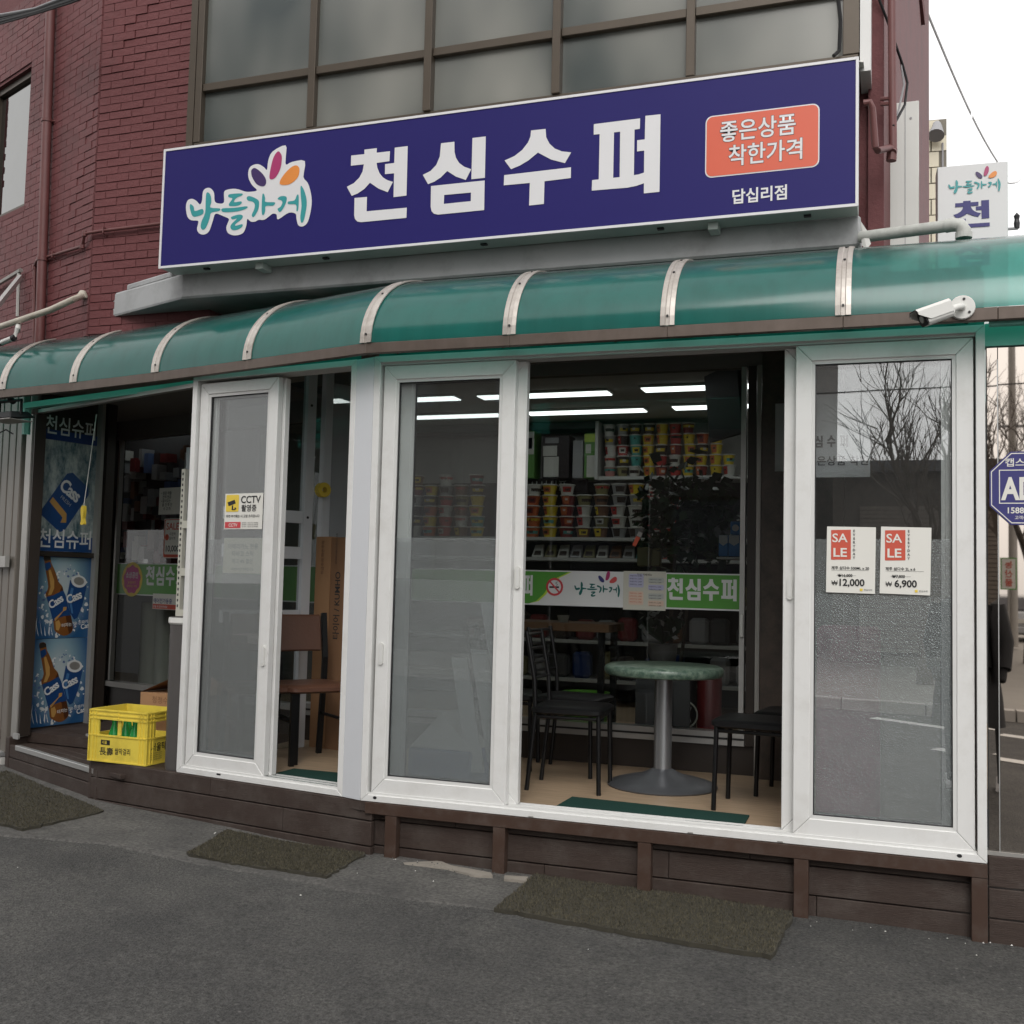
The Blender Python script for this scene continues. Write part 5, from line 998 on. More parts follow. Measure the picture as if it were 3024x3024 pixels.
for k, (a0, z0_, c_) in enumerate(((.035, .13, 'blue_soft'), (.16, .16, 'grey_soft'), (.16, .115, 'blue_soft'), (.035, .02, 'peach'), (.16, .06, 'grey_soft'), (.16, .015, 'peach'))):
    for nm_, cc_ in (('blue_soft', (.45, .45, .62)), ('grey_soft', (.45, .47, .45)), ('peach', (.66, .50, .40))): mat(nm_, cc_, .7)
    w_, h_ = (.095, .085) if a0 < .1 else (.10, .034); tape(FI, rrect(1.012 + a0, 1.012 + a0 + w_, ZB0 + z0_, ZB0 + z0_ + h_, .008, 3), .0022, c_, mn, 'print_block')
    for r_ in range(4 if h_ > .05 else 2): text(mn, FI, 1.018 + a0, ZB0 + z0_ + h_ - .017 - r_ * .018, '아메리카노 2,000', .011, 'ink_dark' if k != 3 else 'sale_red', .0016)
text(mn, FI, 1.148, ZB1 - .022, '천심 카페메뉴', .017, 'ink_dark', .0022, .01, align='CENTER')
# green band at the entrance glass
ge = thing('entrance_band', 'green lettered band on the entrance glass with round pink sticker', 'window sticker', FJ.p(-1.2, 0, 1.0)); q0 = FJ.hit(340, 1755); q1 = FJ.hit(560, 1665)
tape(FJ, [(q0[0] - .03, q0[1]), (.0, q0[1]), (.0, q1[1]), (q0[0] - .03, q1[1])], .0085, 'band_white', ge, 'white_strip'); tape(FJ, [(q0[0] - .03, q0[1] + .009), (.0, q0[1] + .009), (.0, q1[1] - .009), (q0[0] - .03, q1[1] - .009)], .0078, 'band_green', ge, 'green_strip')
q = FJ.hit(427, 1728); q2 = FJ.hit(545, 1690); put_glyphs('천심수퍼', FJ, q[0], q[1], .135 / .36, .0070, 'band_white', ge, advance=.022, cond=.8)
q = FJ.hit(388, 1711); rr_ = (q1[1] - q0[1]) * .54; pk = thing('pink_sticker', 'round pink and yellow sticker at the left end of the green entrance band', 'sticker', FJ.p(q[0], 0, q[1] - .1)); tape(FJ, disc(q[0], q[1], rr_), .0060, 'cctv_yellow', pk, 'yellow_disc'); mat('pink', (.50, .03, .20), .5)
tape(FJ, [(q[0] + rr_ * (.80 + .04 * math.sin(9 * t_)) * math.cos(t_), q[1] + rr_ * (.80 + .04 * math.sin(9 * t_)) * math.sin(t_)) for t_ in [i * .1309 for i in range(48)]], .0054, 'pink', pk, 'pink_disc'); text(pk, FJ, q[0], q[1] + .015, '소상공인', .056, 'band_white', .0048, .02, align='CENTER', wid=.85)
for k, t_ in enumerate(('동네슈퍼가', '함께하는 가게')): text(pk, FJ, q[0], q[1] - .035 - .03 * k, t_, .024, 'cctv_yellow', .0048, .0, align='CENTER')
# notices at the entrance glass
def enote(px0, py0, px1, py1, nm, label, mt='paper'):
    a_ = FJ.hit(px0, py1, -.01); c_ = FJ.hit(px1, py0, -.01); return sheet(nm, FJ, a_[0], c_[0], a_[1], c_[1], -.01, mt, label, 'notice'), a_, c_
t1, a_, c_ = enote(468, 1437, 560, 1520, 'printed_notice', 'grey printed notice on the entrance glass above the sale notice')
for k, st in enumerate(('• 월말 매출', '  전액 현금', '• 들어오는', '  물 건 확 인', '    수 고 하')): text(t1, FJ, a_[0] + .03, c_[1] - .055 - k * .032, st, .030, 'ink_dark', -.0125, .008)
t1, a_, c_ = enote(481, 1530, 562, 1648, 'red_sale_notice', 'white sale notice with red border on the entrance glass')
part('border', B(FJ).prism(rrect(a_[0] + .006, c_[0] - .006, a_[1] + .006, c_[1] - .006, .01), -.0115, None, [rrect(a_[0] + .016, c_[0] - .016, a_[1] + .03, c_[1] - .012, .012)[::-1]]), 'sale_red', t1)
text(t1, FJ, a_[0] + .03, c_[1] - .09, 'SALE', .08, 'sale_red', -.0125, .015); text(t1, FJ, a_[0] + .025, a_[1] + .055, '10,000', .068, 'ink_dark', -.0125, .02); tape(FJ, disc(a_[0] + .045, a_[1] + .17, .026), -.0125, 'sale_red', t1, 'red_dot'); text(t1, FJ, a_[0] + .075, a_[1] + .185, '수협액', .03, 'ink_dark', -.0125); text(t1, FJ, a_[0] + .075, a_[1] + .15, '돌미역', .03, 'ink_dark', -.0125)
t1, a_, c_ = enote(450, 1757, 562, 1798, 'aircon_notice', 'small white and red notice under the green entrance band')
tape(FJ, [(a_[0] + .004, a_[1] + .004), (c_[0] - .004, a_[1] + .004), (c_[0] - .004, a_[1] + .042), (a_[0] + .004, a_[1] + .042)], -.0115, 'sale_red', t1, 'red_strip'); text(t1, FJ, a_[0] + .012, a_[1] + .052, '에어컨가동중', .045, 'ink_navy', -.0125, .015); text(t1, FJ, a_[0] + .012, a_[1] + .012, '문을 꼭 닫아주세요', .024, 'band_white', -.0125, .01)

# ------------------------------------------------------------------ rooms: walls and ceilings
struct('terrace_ceiling', B().plan([(-1.36, .30), (-.13, .09), (3.0, .045), (3.0, 1.56), (-1.3, 1.72)], 2.60, 2.63), 'ceil_terrace')
struct('entrance_ceiling', B().plan([(-4.0, 1.2), (-1.4, .45), (-1.3, 1.72), (-3.9, 2.6)], 2.46, 2.49), 'ceil_terrace')
struct('shop_ceiling', B().plan([(-6, 2.6), (-3.9, 2.5), (-1.3, 1.72), (4.2, 1.56), (4.2, 5.65), (-6, 5.65)], 2.70, 2.73), 'ceil_white')
struct('back_wall', B().box(-6, 4.2, 4.95, 5.0, 0, 2.72), 'wall_in'); struct('right_wall', B().box(2.95, 3.0, 1.62, 5, 0, 2.72), 'wall_in'); struct('left_wall', B().box(-6, -5.95, 2.5, 5, 0, 2.72), 'wall_in')
struct('terrace_side_wall', B().box(3.015, 3.018, .13, 1.6, .03, 2.6), 'wall_in')
struct('stone_wall', B().box(2.355, 3.0, 1.50, 1.6, .21, 2.52), 'stone_column')
pt = thing('white_partition', 'white framed glazed partition behind the brown chair', 'partition', (-1.2, 1.2, 0)); FA = Frame((-1.36, .75), 62)
a1 = FA.hit(905, 1500)[0]; a2 = FA.hit(955, 1500)[0]
for s, w_ in ((a1 - .03, .07), (a2 - .02, .06), (a2 + .22, .05)): part('stile', B(FA).box(s, s + w_, -.02, .04, .03, 2.58), 'post_panel', pt, bevel=.003)
for z in (1.52, 1.28, .86): part('rail', B(FA).box(-.05, a1 - .032, -.01, .03, z, z + .08), 'post_panel', pt)
part('vinyl', B(FA).box(a2 + .042, a2 + .40, -.012, -.010, .5, 2.5), 'clear_vinyl', pt); part('pane', B(FA).box(-.05, a1 - .032, .01, .014, .03, 2.55), 'inner_glass', pt)
b = B(FA)
for z in (2.32, 1.56, .82): b.prism(disc(a1 + .0, z, .009, 10), -.023, -.02)
part('screw', b, 'ink_dark', pt); q = FA.hit(952, 1447, -.05); td = thing('tape_dispenser', 'yellow tape roll hanging on the white partition', 'tape roll', FA.p(q[0], -.05, q[1])); part('roll', B(FA).prism(disc(q[0], q[1], .05, 24), -.08, -.03, [disc(q[0], q[1], .018, 16)[::-1]]), 'cctv_yellow', td, bevel=.004)

# ceiling lights
LED = emit('led', (.95, 1.0, .97), 2.4)
def led(px0, px1, yy, label, zc=2.7):
    def xz(px): # x where the image column meets the ceiling row y=yy
        lo, hi = -6, 4
        for _ in range(40):
            md = (lo + hi) / 2; q = Vector((md, yy, zc)) - CAM; x = 1512 + FOC * q.dot(CR) / q.dot(CF)
            if x < px: lo = md
            else: hi = md
        return lo
    x0, x1 = xz(px0), xz(px1); t_ = thing('ceiling_light', label, 'ceiling light', ((x0 + x1) / 2, yy, zc), 'strip lights on the shop ceiling')
    part('diffuser', B().box(x0, x1, yy - .085, yy + .085, zc - .028, zc - .006), LED, t_); part('housing', B().box(x0 - .01, x1 + .01, yy - .095, yy + .095, zc - .02, zc - .001), 'white_plastic', t_)
led(1900, 2420, 3.03, 'strip light nearest the glass, right of centre beside the black television'); led(1190, 1350, 3.08, 'strip light at the left, in the row nearest the glass'); led(1420, 1800, 3.10, 'strip light in the near row, left end hidden by the white door'); led(1190, 1480, 4.0, 'strip light at the left in the row over the shelves'); led(1560, 1905, 3.98, 'strip light in the middle of the row over the shelves'); led(1990, 2450, 3.93, 'strip light at the right of the row over the shelves'); led(640, 1020, 3.0, 'strip light over the left part of the shop'); led(330, 560, 2.72, 'strip light far left, above the entrance window')
vt = solo('smoke_detector', B().lathe([(.0, .0), (.05, 0), (.06, .015), (.045, .04), (0, .045)], (1.15, 2.1, 2.655), 20), 'shelf_dark', 'round ceiling vent near the inner glass', 'vent', smooth=True)

# ------------------------------------------------------------------ terrace furniture
tb_ = thing('round_table', 'round green marbled cafe table on a steel pedestal', 'table', (1.395, .985, .03)); c0_ = Vector((1.395, .985, .03))
part('table_top', B().lathe([(.0, .62), (.315, .62), (.330, .626), (.337, .640), (.337, .662), (.330, .672), (.318, .676), (.312, .680), (0, .680)], c0_, 48), 'marble_green', tb_, smooth=True)
part('pedestal', B().lathe([(.075, .055), (.052, .085), (.050, .10), (.050, .618)], c0_, 32), 'steel_column', tb_, smooth=True)
part('foot', B().lathe([(.0, .0), (.305, .0), (.31, .008), (.29, .022), (.22, .042), (.13, .062), (.08, .085), (.052, .10)], c0_, 48), 'cast_base', tb_, smooth=True)
def black_chair(label, x, y, rz, group='black metal chairs round the table'):
    t_ = thing('black_chair', label, 'chair', (x, y, .03), group, rz)   # faces local +x
    L0 = (0, 0, 0)
    for sx, sy in ((1, 1), (1, -1)): part('leg', B().tube([(.175, .165 * sy, .42), (.185, .170 * sy, 0)], .0125, 10), 'black_metal', t_, smooth=True, loc=L0)
    for sy in (1, -1): part('leg', B().tube([(-.215, .165 * sy, 0), (-.175, .165 * sy, .42), (-.185, .165 * sy, .60), (-.235, .165 * sy, .86)], .0125, 10), 'black_metal', t_, smooth=True, loc=L0)
    part('seat', cushion('black_vinyl'), None, t_, loc=L0)
    b = B(); b.tube([(-.17, .16, .40), (.17, .16, .40), (.17, -.16, .40), (-.17, -.16, .40), (-.17, .16, .40)], .010, 8); part('seat_frame', b, 'black_metal', t_, loc=L0)
    for z, o_ in ((.84, -.233), (.76, -.220), (.68, -.204), (.60, -.187)): part('back_slat', B().tube([(o_, .165, z), (o_ - .012, .08, z), (o_ - .016, 0, z), (o_ - .012, -.08, z), (o_, -.165, z)], .009, 8), 'black_metal', t_, smooth=True, loc=L0)
    return t_
CUSH = {}
def cushion(mt, w=.205, dp=.20, z=.415, h=.045):
    k = (mt, w)
    if k not in CUSH:
        b = B(); secs = [(.90, 0), (1, .25), (1, .7), (.93, .93), (.75, 1.0)]; base = rrect(-w, w, -dp, dp, .06, 6); n = len(base); vs = [(x * f, y * f, z + h * q) for f, q in secs for x, y in base]
        fs = [(i * n + j, i * n + (j + 1) % n, (i + 1) * n + (j + 1) % n, (i + 1) * n + j) for i in range(len(secs) - 1) for j in range(n)] + [tuple(range(n - 1, -1, -1)), tuple((len(secs) - 1) * n + j for j in range(n))]; b.add(vs, fs); CUSH[k] = b.mesh('seat', mt, True)
    return CUSH[k]
black_chair('front left black metal chair with slatted back beside the round table', .945, .70, R(4)); black_chair('black metal chair behind the front left one, near the inner glass', .80, 1.20, R(-6)); black_chair('right front black metal chair turned towards the round table', 1.965, .60, R(176)); black_chair('black metal chair behind the right front one by the stone pier', 2.13, 1.06, R(172)); black_chair('black metal chair farthest left, half hidden by the white door stile', .36, 1.22, R(10))
def brown_chair(label, x, y, rz):
    t_ = thing('brown_chair', label, 'chair', (x, y, .03), 'brown padded chairs by the cartons', rz); L0 = (0, 0, 0)
    for sy in (1, -1):
        part('leg', B().tube([(.18, .17 * sy, .43), (.18, .17 * sy, 0)], .020, 4), 'black_metal', t_, loc=L0); part('leg', B().tube([(-.22, .17 * sy, 0), (-.18, .17 * sy, .43), (-.17, .17 * sy, .62), (-.215, .17 * sy, .90)], .022, 4), 'black_metal', t_, loc=L0)
    part('seat', cushion('brown_leather', .225, .21, .43, .05), None, t_, loc=L0)
    b = B(); b.hexa([(x_, y_, z_) for x_, y_, z_ in ((-.185, -.145, .66), (-.155, -.145, .66), (-.155, .145, .66), (-.185, .145, .66), (-.228, -.145, .89), (-.198, -.145, .89), (-.198, .145, .89), (-.228, .145, .89))]); part('backrest', b, 'brown_leather', t_, bevel=.01, loc=L0)
    for y_ in (.17, -.17): part('stretcher', B().tube([(.18, y_, .26), (-.2, y_, .26)], .011, 6), 'black_metal', t_, loc=L0)
    return t_
brown_chair('brown padded chair standing before the tall carton', -.80, .82, R(-38)); brown_chair('brown padded chair mostly hidden behind the narrow sliding door', -1.02, .62, R(-40))
kc = thing('tall_carton', 'tall brown carton with black lettering behind the brown chair', 'box', (-.62, 1.32, .03)); FKC = Frame((-.745, 1.22), -14); q = FKC.hit(935, 1585)
part('box_body', B(FKC).box(q[0], q[0] + .135, 0, .30, .03, q[1]), 'carton', kc); part('box_side', B(FKC).box(q[0] + .136, q[0] + .40, .004, .30, .03, q[1] - .005), 'carton_dark', kc)
text(kc, FKC, q[0] + .225, .75, '타이어 / KUMHO', .062, 'ink_dark', .002, .015, roll=math.pi / 2); text(kc, FKC, q[0] + .075, 1.18, '취급주의 파손주의', .03, 'wood_brown', -.002, 0, roll=math.pi / 2); text(kc, FKC, q[0] + .19, 1.25, 'WWW.AIRCON.CO.KR', .02, 'ink_dark', .002, 0, roll=math.pi / 2)
def floor_mat(pts, label): 
    pp = [gp2(px, py, .036) for px, py in pts]; solo('floor_mat', B().plan(pp, .031, .038), 'mat_green', label, 'mat', 'green mats inside the doors')
floor_mat([(1635, 2385), (2195, 2440), (2213, 2408), (1690, 2353)], 'dark green floor mat inside the wide opening'); floor_mat([(770, 2295), (1010, 2330), (1030, 2285), (868, 2270)], 'dark green floor mat inside the narrow left opening')
# things stored behind the bubble-wrapped door
bx = thing('blue_storage_box', 'blue storage box with white tented lid behind bubble wrap', 'box', (.36, .35, .03)); part('box_body', B().box(.20, .56, .14, .42, .03, .27), 'blue_dim', bx, bevel=.01); b = B(FR); b.prism([(.20, .272), (.56, .272), (.38, .46)], .16, .40); part('white_lid', b, 'white_plastic', bx)
for k, (s, z, l_, lab) in enumerate(((.46, .45, .16, 'left strip of white board leaning behind bubble wrap'), (.57, .50, .12, 'right strip of white board leaning behind bubble wrap'), (.62, .75, .04, 'tallest narrow board leaning behind bubble wrap'))):
    b = B(); b.hexa([(s + .08, .15, z - .28), (s + .17, .15, z - .28), (s + .17, .165, z - .28), (s + .08, .165, z - .28), (s - .06, .22, z + .30), (s + .03, .22, z + .30), (s + .03, .235, z + .30), (s - .06, .235, z + .30)]); solo('white_board', b, 'band_white', lab, 'board', 'white boards behind the wrapped door')
ih = thing('inner_banner', 'grey hanging banner with dark lettering inside the right door', 'banner', (2.45, .3, 1.5)); FZ = Frame((2.15, .26), 0)
q0 = FZ.hit(2395, 1410); q1 = FZ.hit(2570, 1160); part('cloth', B(FZ).box(q0[0] - .02, q1[0], 0, .004, q0[1], q1[1]), 'slab_paint', ih)
q = FZ.hit(2405, 1322); e_ = FZ.hit(2556, 1322); sc_ = (e_[0] - q[0]) / 2.15; put_glyphs('심수퍼', FZ, q[0], q[1], sc_ * 1.25, -.003, 'ink_dark', ih, advance=.02, cond=.75)
q = FZ.hit(2395, 1373); text(ih, FZ, q[0] - .02, q[1], '좋은상품 착한가격', .05, 'ink_dark', -.003, .015)
for k, (x, y, w_, h_, mt_, lab) in enumerate(((2.5, .75, .5, .55, 'carton', 'carton stacked behind the bubble-wrapped right door'), (2.72, .62, .3, .8, 'paper_old', 'pale carton standing at the right behind the wrapped right door'), (2.42, .55, .3, .95, 'petal_magenta', 'reddish bundle behind the wrapped right door'))): solo('stored_box', B().box(x - w_ / 2, x + w_ / 2, y - .12, y + .12, .03, .03 + h_), mt_, lab, 'box', bevel=.02)

# ------------------------------------------------------------------ shelves and goods in the shop
YS = 4.55
def sx(px, py, y=YS): return FX.hit(px, py, y)
sh = thing('shelf_unit', 'tall white shelf unit with stacked noodle cups along the back', 'shelf', (.4, YS, .06))
zA = sx(1830, 1407)[1]; zB = sx(1720, 1588)[1]; zC = sx(1720, 1648)[1]; xa = sx(1768, 1400)[0]; xl = sx(1500, 1500)[0]
part('shelf_board', B().box(xa, 3.0, YS - .02, 4.94, zA - .03, zA), 'shelf_white', sh); part('shelf_board', B().box(-2.2, 2.9, YS - .10, 4.94, zB - .03, zB), 'shelf_white', sh); part('shelf_board', B().box(-2.2, 2.9, YS - .10, 4.94, zC - .03, zC), 'shelf_white', sh)
for z in (1.0, .65, .3): part('shelf_board', B().box(-2.2, 2.9, YS - .15, 4.94, z - .03, z), 'shelf_white', sh)
part('upright', B().box(xa - .03, xa - .002, YS - .04, 4.93, zA - .03, 2.68), 'shelf_white', sh); part('back_panel', B().box(-2.25, 2.95, 4.942, 4.948, .06, 2.15), 'shelf_dark', sh)
part('upper_cabinet', B().box(-2.2, xa - .035, YS + .05, 4.93, sx(1650, 1265)[1], 2.69), 'shelf_dark', sh)
CUPC = {'white': (.55, .54, .50), 'red': (.42, .04, .035), 'dark': (.05, .035, .03), 'teal': (.08, .33, .30), 'yellow': (.62, .46, .03), 'maroon': (.20, .03, .03), 'olive': (.22, .20, .09), 'orange': (.50, .13, .05), 'grey': (.30, .30, .30), 'brown': (.18, .09, .05), 'pink': (.50, .22, .20)}
for k_, c_ in CUPC.items(): mat('cup_' + k_, c_, .4, var=.1)
CM = {}
def cup_mesh(kind, col, var=None):
    var = random.randrange(4) if var is None else var; sp_, lo_, hi_, off_ = ((38, .22, .78, 0), (55, .30, .62, 20), (30, .10, .88, -25), (80, .55, .80, 0))[var]
    if (kind, col, var) not in CM:
        b = B(); rb, rt, h = {'cup': (.042, .058, .098), 'bowl': (.052, .074, .100)}[kind]
        b.slot = 0; b.lathe([(0, 0), (rb, 0), (rt - .003, h - .012)], seg=16); b.slot = 1; b.lathe([(rt - .003, h - .012), (rt + .004, h - .010), (rt + .004, h - .003), (rt - .004, h), (0, h)], seg=16)
        b.slot = 2; n = 5; vs = []
        for i in range(n + 1):
            a = R(-90 + off_ - sp_ + 2 * sp_ * i / n)
            for f in (lo_, hi_): r_ = rb + (rt - rb) * f + .0008; vs.append((r_ * math.cos(a), r_ * math.sin(a), h * f * .9 + .004))
        b.add(vs, [(i * 2, i * 2 + 2, i * 2 + 3, i * 2 + 1) for i in range(n)]); acc = ['cup_red', 'cup_yellow', 'cup_dark', 'cup_teal'][(var + len(col)) % 4] if var % 2 else {'white': 'cup_red', 'red': 'cup_white', 'dark': 'cup_red', 'teal': 'cup_yellow', 'yellow': 'cup_orange', 'maroon': 'cup_orange', 'olive': 'cup_white', 'orange': 'cup_maroon', 'grey': 'cup_dark', 'brown': 'cup_yellow', 'pink': 'cup_red'}[col]
        b.slot = 3; vs = []
        for i in range(3):
            a = R(-90 + off_ * .6 - 16 + (20 - 4 * var) * i)
            for f in (.35 + .06 * var, .6 + .03 * var): r_ = rb + (rt - rb) * f + .0016; vs.append((r_ * math.cos(a), r_ * math.sin(a), h * f * .9 + .004))
        b.add(vs, [(i * 2, i * 2 + 2, i * 2 + 3, i * 2 + 1) for i in range(2)])
        CM[kind, col, var] = b.mesh('noodle_cup', ['cup_' + col, 'cup_white', acc, 'cup_dark' if col not in ('dark', 'maroon') else 'cup_white'], True)
    return CM[kind, col, var]
ORD = ['bottom', 'second', 'third', 'fourth', 'fifth', 'sixth']; NTH = ['first', 'second', 'third', 'fourth', 'fifth', 'sixth', 'seventh', 'eighth', 'ninth', 'tenth', 'eleventh', 'twelfth']
def stacks(cols, x0, dx, zb, kind, where, y, dz, sc=1.0):
    for i, st in enumerate(cols):
        for j, c_ in enumerate(st.split()):
            o = bpy.data.objects.new('noodle_cup' if kind == 'cup' else 'noodle_bowl', cup_mesh(kind, c_)); COL.objects.link(o); o.location = (x0 + dx * i + random.uniform(-.010, .010), y + random.uniform(-.01, .01), zb + .001 + j * dz); o.rotation_euler = (0, 0, random.uniform(-.6, .6)); o.scale = (sc, sc, sc)
            tag(o, f'{c_} noodle {kind}, {ORD[j]} in {NTH[i]} stack from left on {where}', kind, f'noodle {kind}s on the {where}')
x0 = sx(1795, 1390)[0]; dx = (sx(1935, 1390)[0] - x0) / 3.62
stacks(['pink white white grey white', 'olive dark red dark grey', 'white teal teal teal dark', 'yellow yellow yellow yellow dark', 'maroon red dark yellow yellow', 'red white maroon red red', 'yellow yellow yellow yellow maroon', 'maroon yellow dark orange', 'yellow yellow yellow yellow', 'white yellow'], x0, dx, zA, 'cup', 'upper shelf', YS + .07, .0985)
x0 = sx(1572, 1570)[0]; dx = (sx(1620, 1570)[0] - x0)
stacks(['orange orange orange orange white', 'yellow yellow yellow yellow yellow', 'maroon maroon maroon maroon white', 'brown white white olive', 'brown olive brown brown olive', 'grey white white grey grey', 'grey white white grey yellow', 'red red red red red', 'red red maroon red'], x0, dx * 1.03, zB, 'bowl', 'middle shelf', YS + .02, .1005)
x0 = sx(1180, 1570)[0]
stacks(['yellow yellow red orange white', 'white dark dark grey maroon brown', 'orange yellow orange dark yellow', 'red red white red grey white', 'brown white brown olive brown', 'yellow teal yellow yellow dark maroon'], x0, dx, zB, 'bowl', 'shelf behind the wrapped door', YS + .02, .1005)
# boxes on the upper left
def carton(x0, x1, z0, z1, y, mt_, lab, nm='gift_box', deco=()):
    t_ = thing(nm, lab, 'box', ((x0 + x1) / 2, y + .1, z0)); part('box_body', B().box(x0, x1, y, y + .2, z0, z1), mt_, t_, bevel=.004)
    for a_, b_, c_, d_, m_ in deco: part('printed_panel', B().box(x0 + (x1 - x0) * a_, x0 + (x1 - x0) * b_, y - .002, y - .0004, z0 + (z1 - z0) * c_, z0 + (z1 - z0) * d_), m_, t_)
    return t_
mat('box_green', (.10, .26, .05), .5); mat('box_black', (.022, .012, .014), .4)
zt_ = zB + .56
def bxp(p0, p1, py0, py1, *a, **k): q0 = sx(p0, py1); q1 = sx(p1, py0); return carton(q0[0], q1[0], q0[1], q1[1], YS, *a, **k)
bxp(1540, 1580, 1272, 1412, 'box_green', 'green and white box at the left end above the yellow bowls', deco=((.05, .95, .5, .98, 'cup_white'), (.2, .8, .62, .85, 'header_blue'))); bxp(1600, 1682, 1285, 1412, 'box_black', 'black box with white price papers above the yellow bowls', deco=((.02, .55, .52, .76, 'cup_white'), (.06, .62, .03, .5, 'cup_white'), (.1, .6, .82, .95, 'wire_grey')))
bxp(1690, 1722, 1300, 1412, 'wire_grey', 'small dark box between black box and green box', deco=((.1, .9, .3, .7, 'cup_grey'),)); bxp(1724, 1766, 1278, 1412, 'box_green', 'green box with pale paper beside the white shelf upright', deco=((.2, .9, .02, .5, 'cup_white'), (.0, 1, .8, .98, 'band_lime'), (.1, .5, .55, .75, 'cup_white')))
fs_ = thing('food_sign', 'black sign strip with white lettering behind the noodle bowls', 'sign', (sx(1590, 1450)[0], YS + .12, zB + .45)); FFS = Frame((0, YS + .13), 0); q0 = FFS.hit(1556, 1455); q1 = FFS.hit(1660, 1412); part('board', B(FFS).box(q0[0], q1[0] + .25, 0, .02, q0[1], q1[1]), 'box_black', fs_); text(fs_, FFS, q0[0] + .02, q0[1] + .025, '신선식품', .105, 'band_white', -.003, .012)
# packets on the lower shelf
cols_ = ['cup_white', 'cup_olive', 'cup_white', 'cup_grey', 'cup_olive', 'cup_white', 'cup_brown', 'cup_grey', 'cup_teal', 'cup_white', 'cup_red', 'cup_grey']
for i in range(12):
    x = sx(1575, 1640)[0] + i * .125; b = B(); b.hexa([(x, YS - .06, zC + .002), (x + .11, YS - .06, zC + .002), (x + .11, YS - .02, zC + .002), (x, YS - .02, zC + .002), (x + .01, YS + .02, zC + .12), (x + .10, YS + .02, zC + .125), (x + .10, YS + .04, zC + .12), (x + .01, YS + .04, zC + .115)])
    t_ = thing('snack_packet', f'{NTH[i]} dried food packet from left on the lower shelf', 'packet', (x + .05, YS, zC), 'dried food packets on the lower shelf'); part('packet', b, cols_[i], t_, bevel=.006); b = B(); b.add([(x + .02, YS - .052, zC + .02), (x + .09, YS - .052, zC + .02), (x + .085, YS - .024, zC + .062), (x + .025, YS - .024, zC + .062)], [(0, 1, 2, 3)]); part('print', b, 'cup_dark', t_)
# goods on the low shelves
for r_, (z, n_) in enumerate(((1.0, 16), (.65, 16), (.3, 14))):
    for i in range(n_):
        x = -1.2 + i * .21 + random.uniform(-.02, .02); h = random.uniform(.16, .26); c_ = random.choice(['cup_maroon', 'cup_olive', 'cup_dark', 'shelf_dark', 'cup_brown', 'cup_dark', 'wire_grey', 'header_blue'])
        o = solo('snack_bag', B().box(x, x + .17, YS - .12, YS + .02, z + .001, z + h), c_, f'{NTH[i] if i < 12 else str(i + 1) + "th"} snack bag from left on the {["upper", "middle", "lowest"][r_]} low shelf', 'snack bag', f'snack bags on the {["upper", "middle", "lowest"][r_]} low shelf', bevel=.03)
# television
tv = thing('television', 'black flat television hung from the shop ceiling, turned away', 'television', (1.5, 2.4, 2.1)); FV = Frame((1.372, 2.62), -58)
b = B(FV); b.hexa([FV.p(0, 0, 2.20), FV.p(.56, 0, 2.20), FV.p(.56, .03, 2.2), FV.p(0, .03, 2.2), FV.p(0, -.05, 2.68), FV.p(.56, -.05, 2.68), FV.p(.56, -.02, 2.68), FV.p(0, -.02, 2.68)]); part('screen_back', b, 'black_plastic', tv, bevel=.004); part('hanger', B().tube([FV.p(.28, .05, 2.45), FV.p(.28, .08, 2.70)], .02, 8), 'black_metal', tv)
# plant behind the glass
pl = thing('potted_tree', 'dark leafy potted plant behind the inner glass under the television', 'plant', (1.15, 2.3, .06)); rr = random.Random(3)
part('pot', B().lathe([(0, 0), (.12, 0), (.16, .28), (.17, .30), (.15, .30), (.14, .26), (0, .26)], (1.18, 2.3, .06), 20), 'grey_bin', pl, smooth=True)
part('trunk', B().tube([(1.18, 2.3, .3), (1.17, 2.3, .9), (1.2, 2.3, 1.5)], [.018, .015, .01], 8), 'bark', pl); part('trunk', B().tube([(1.2, 2.32, .3), (1.27, 2.33, .9), (1.3, 2.33, 1.45)], [.015, .012, .008], 8), 'bark', pl)
b = B()
def leaf_at(b, c, s, rr):
    d = Vector((rr.gauss(0, 1), rr.gauss(0, 1), rr.gauss(-.3, .7))).normalized(); u = d.orthogonal().normalized(); u = u * math.cos(rr.random() * 6) + d.cross(u) * math.sin(rr.random() * 6)
    b.add([c, c + d * s * .45 + u * s * .3, c + d * s, c + d * s * .45 - u * s * .3], [(0, 1, 2, 3)])
for i in range(700):
    b.slot = rr.choice((0, 0, 1)); a = rr.random() * 6.28; k = rr.random() ** .5; z = rr.gauss(1.62, .17); c = Vector((1.27 + .34 * k * math.cos(a), 2.32 + .22 * k * math.sin(a), z)); leaf_at(b, c, rr.uniform(.05, .13), rr)
mat('leaf_light', (.055, .105, .045), .35, var=.3); part('crown', b, ['leaf_dark', 'leaf_light'], pl, kind='stuff')
p2_ = thing('ribbon_plant', 'small plant wrapped in shiny film behind the inner glass', 'plant', (1.2, 1.85, .4)); part('pot', B().lathe([(0, 0), (.08, 0), (.10, .16), (0, .16)], (1.2, 1.9, .62), 16), 'grey_bin', p2_, smooth=True); part('stand', B().box(1.05, 1.4, 1.78, 2.05, .06, .62), 'shelf_dark', p2_)
b = B()
for i in range(90): a = rr.random() * 6.28; c = Vector((1.2, 1.9, .78)); d = Vector((math.cos(a) * .5, math.sin(a) * .4, 1)).normalized(); e = c + d * rr.uniform(.1, .2) ; f = e + Vector((math.cos(a) * .06, math.sin(a) * .05, -.03)); w_ = Vector((-math.sin(a), math.cos(a), 0)) * .006; b.add([c - w_, c + w_, e + w_, f, e - w_], [(0, 1, 2, 3, 4)])
part('crown', b, 'leaf_dark', p2_, kind='stuff'); b = B()
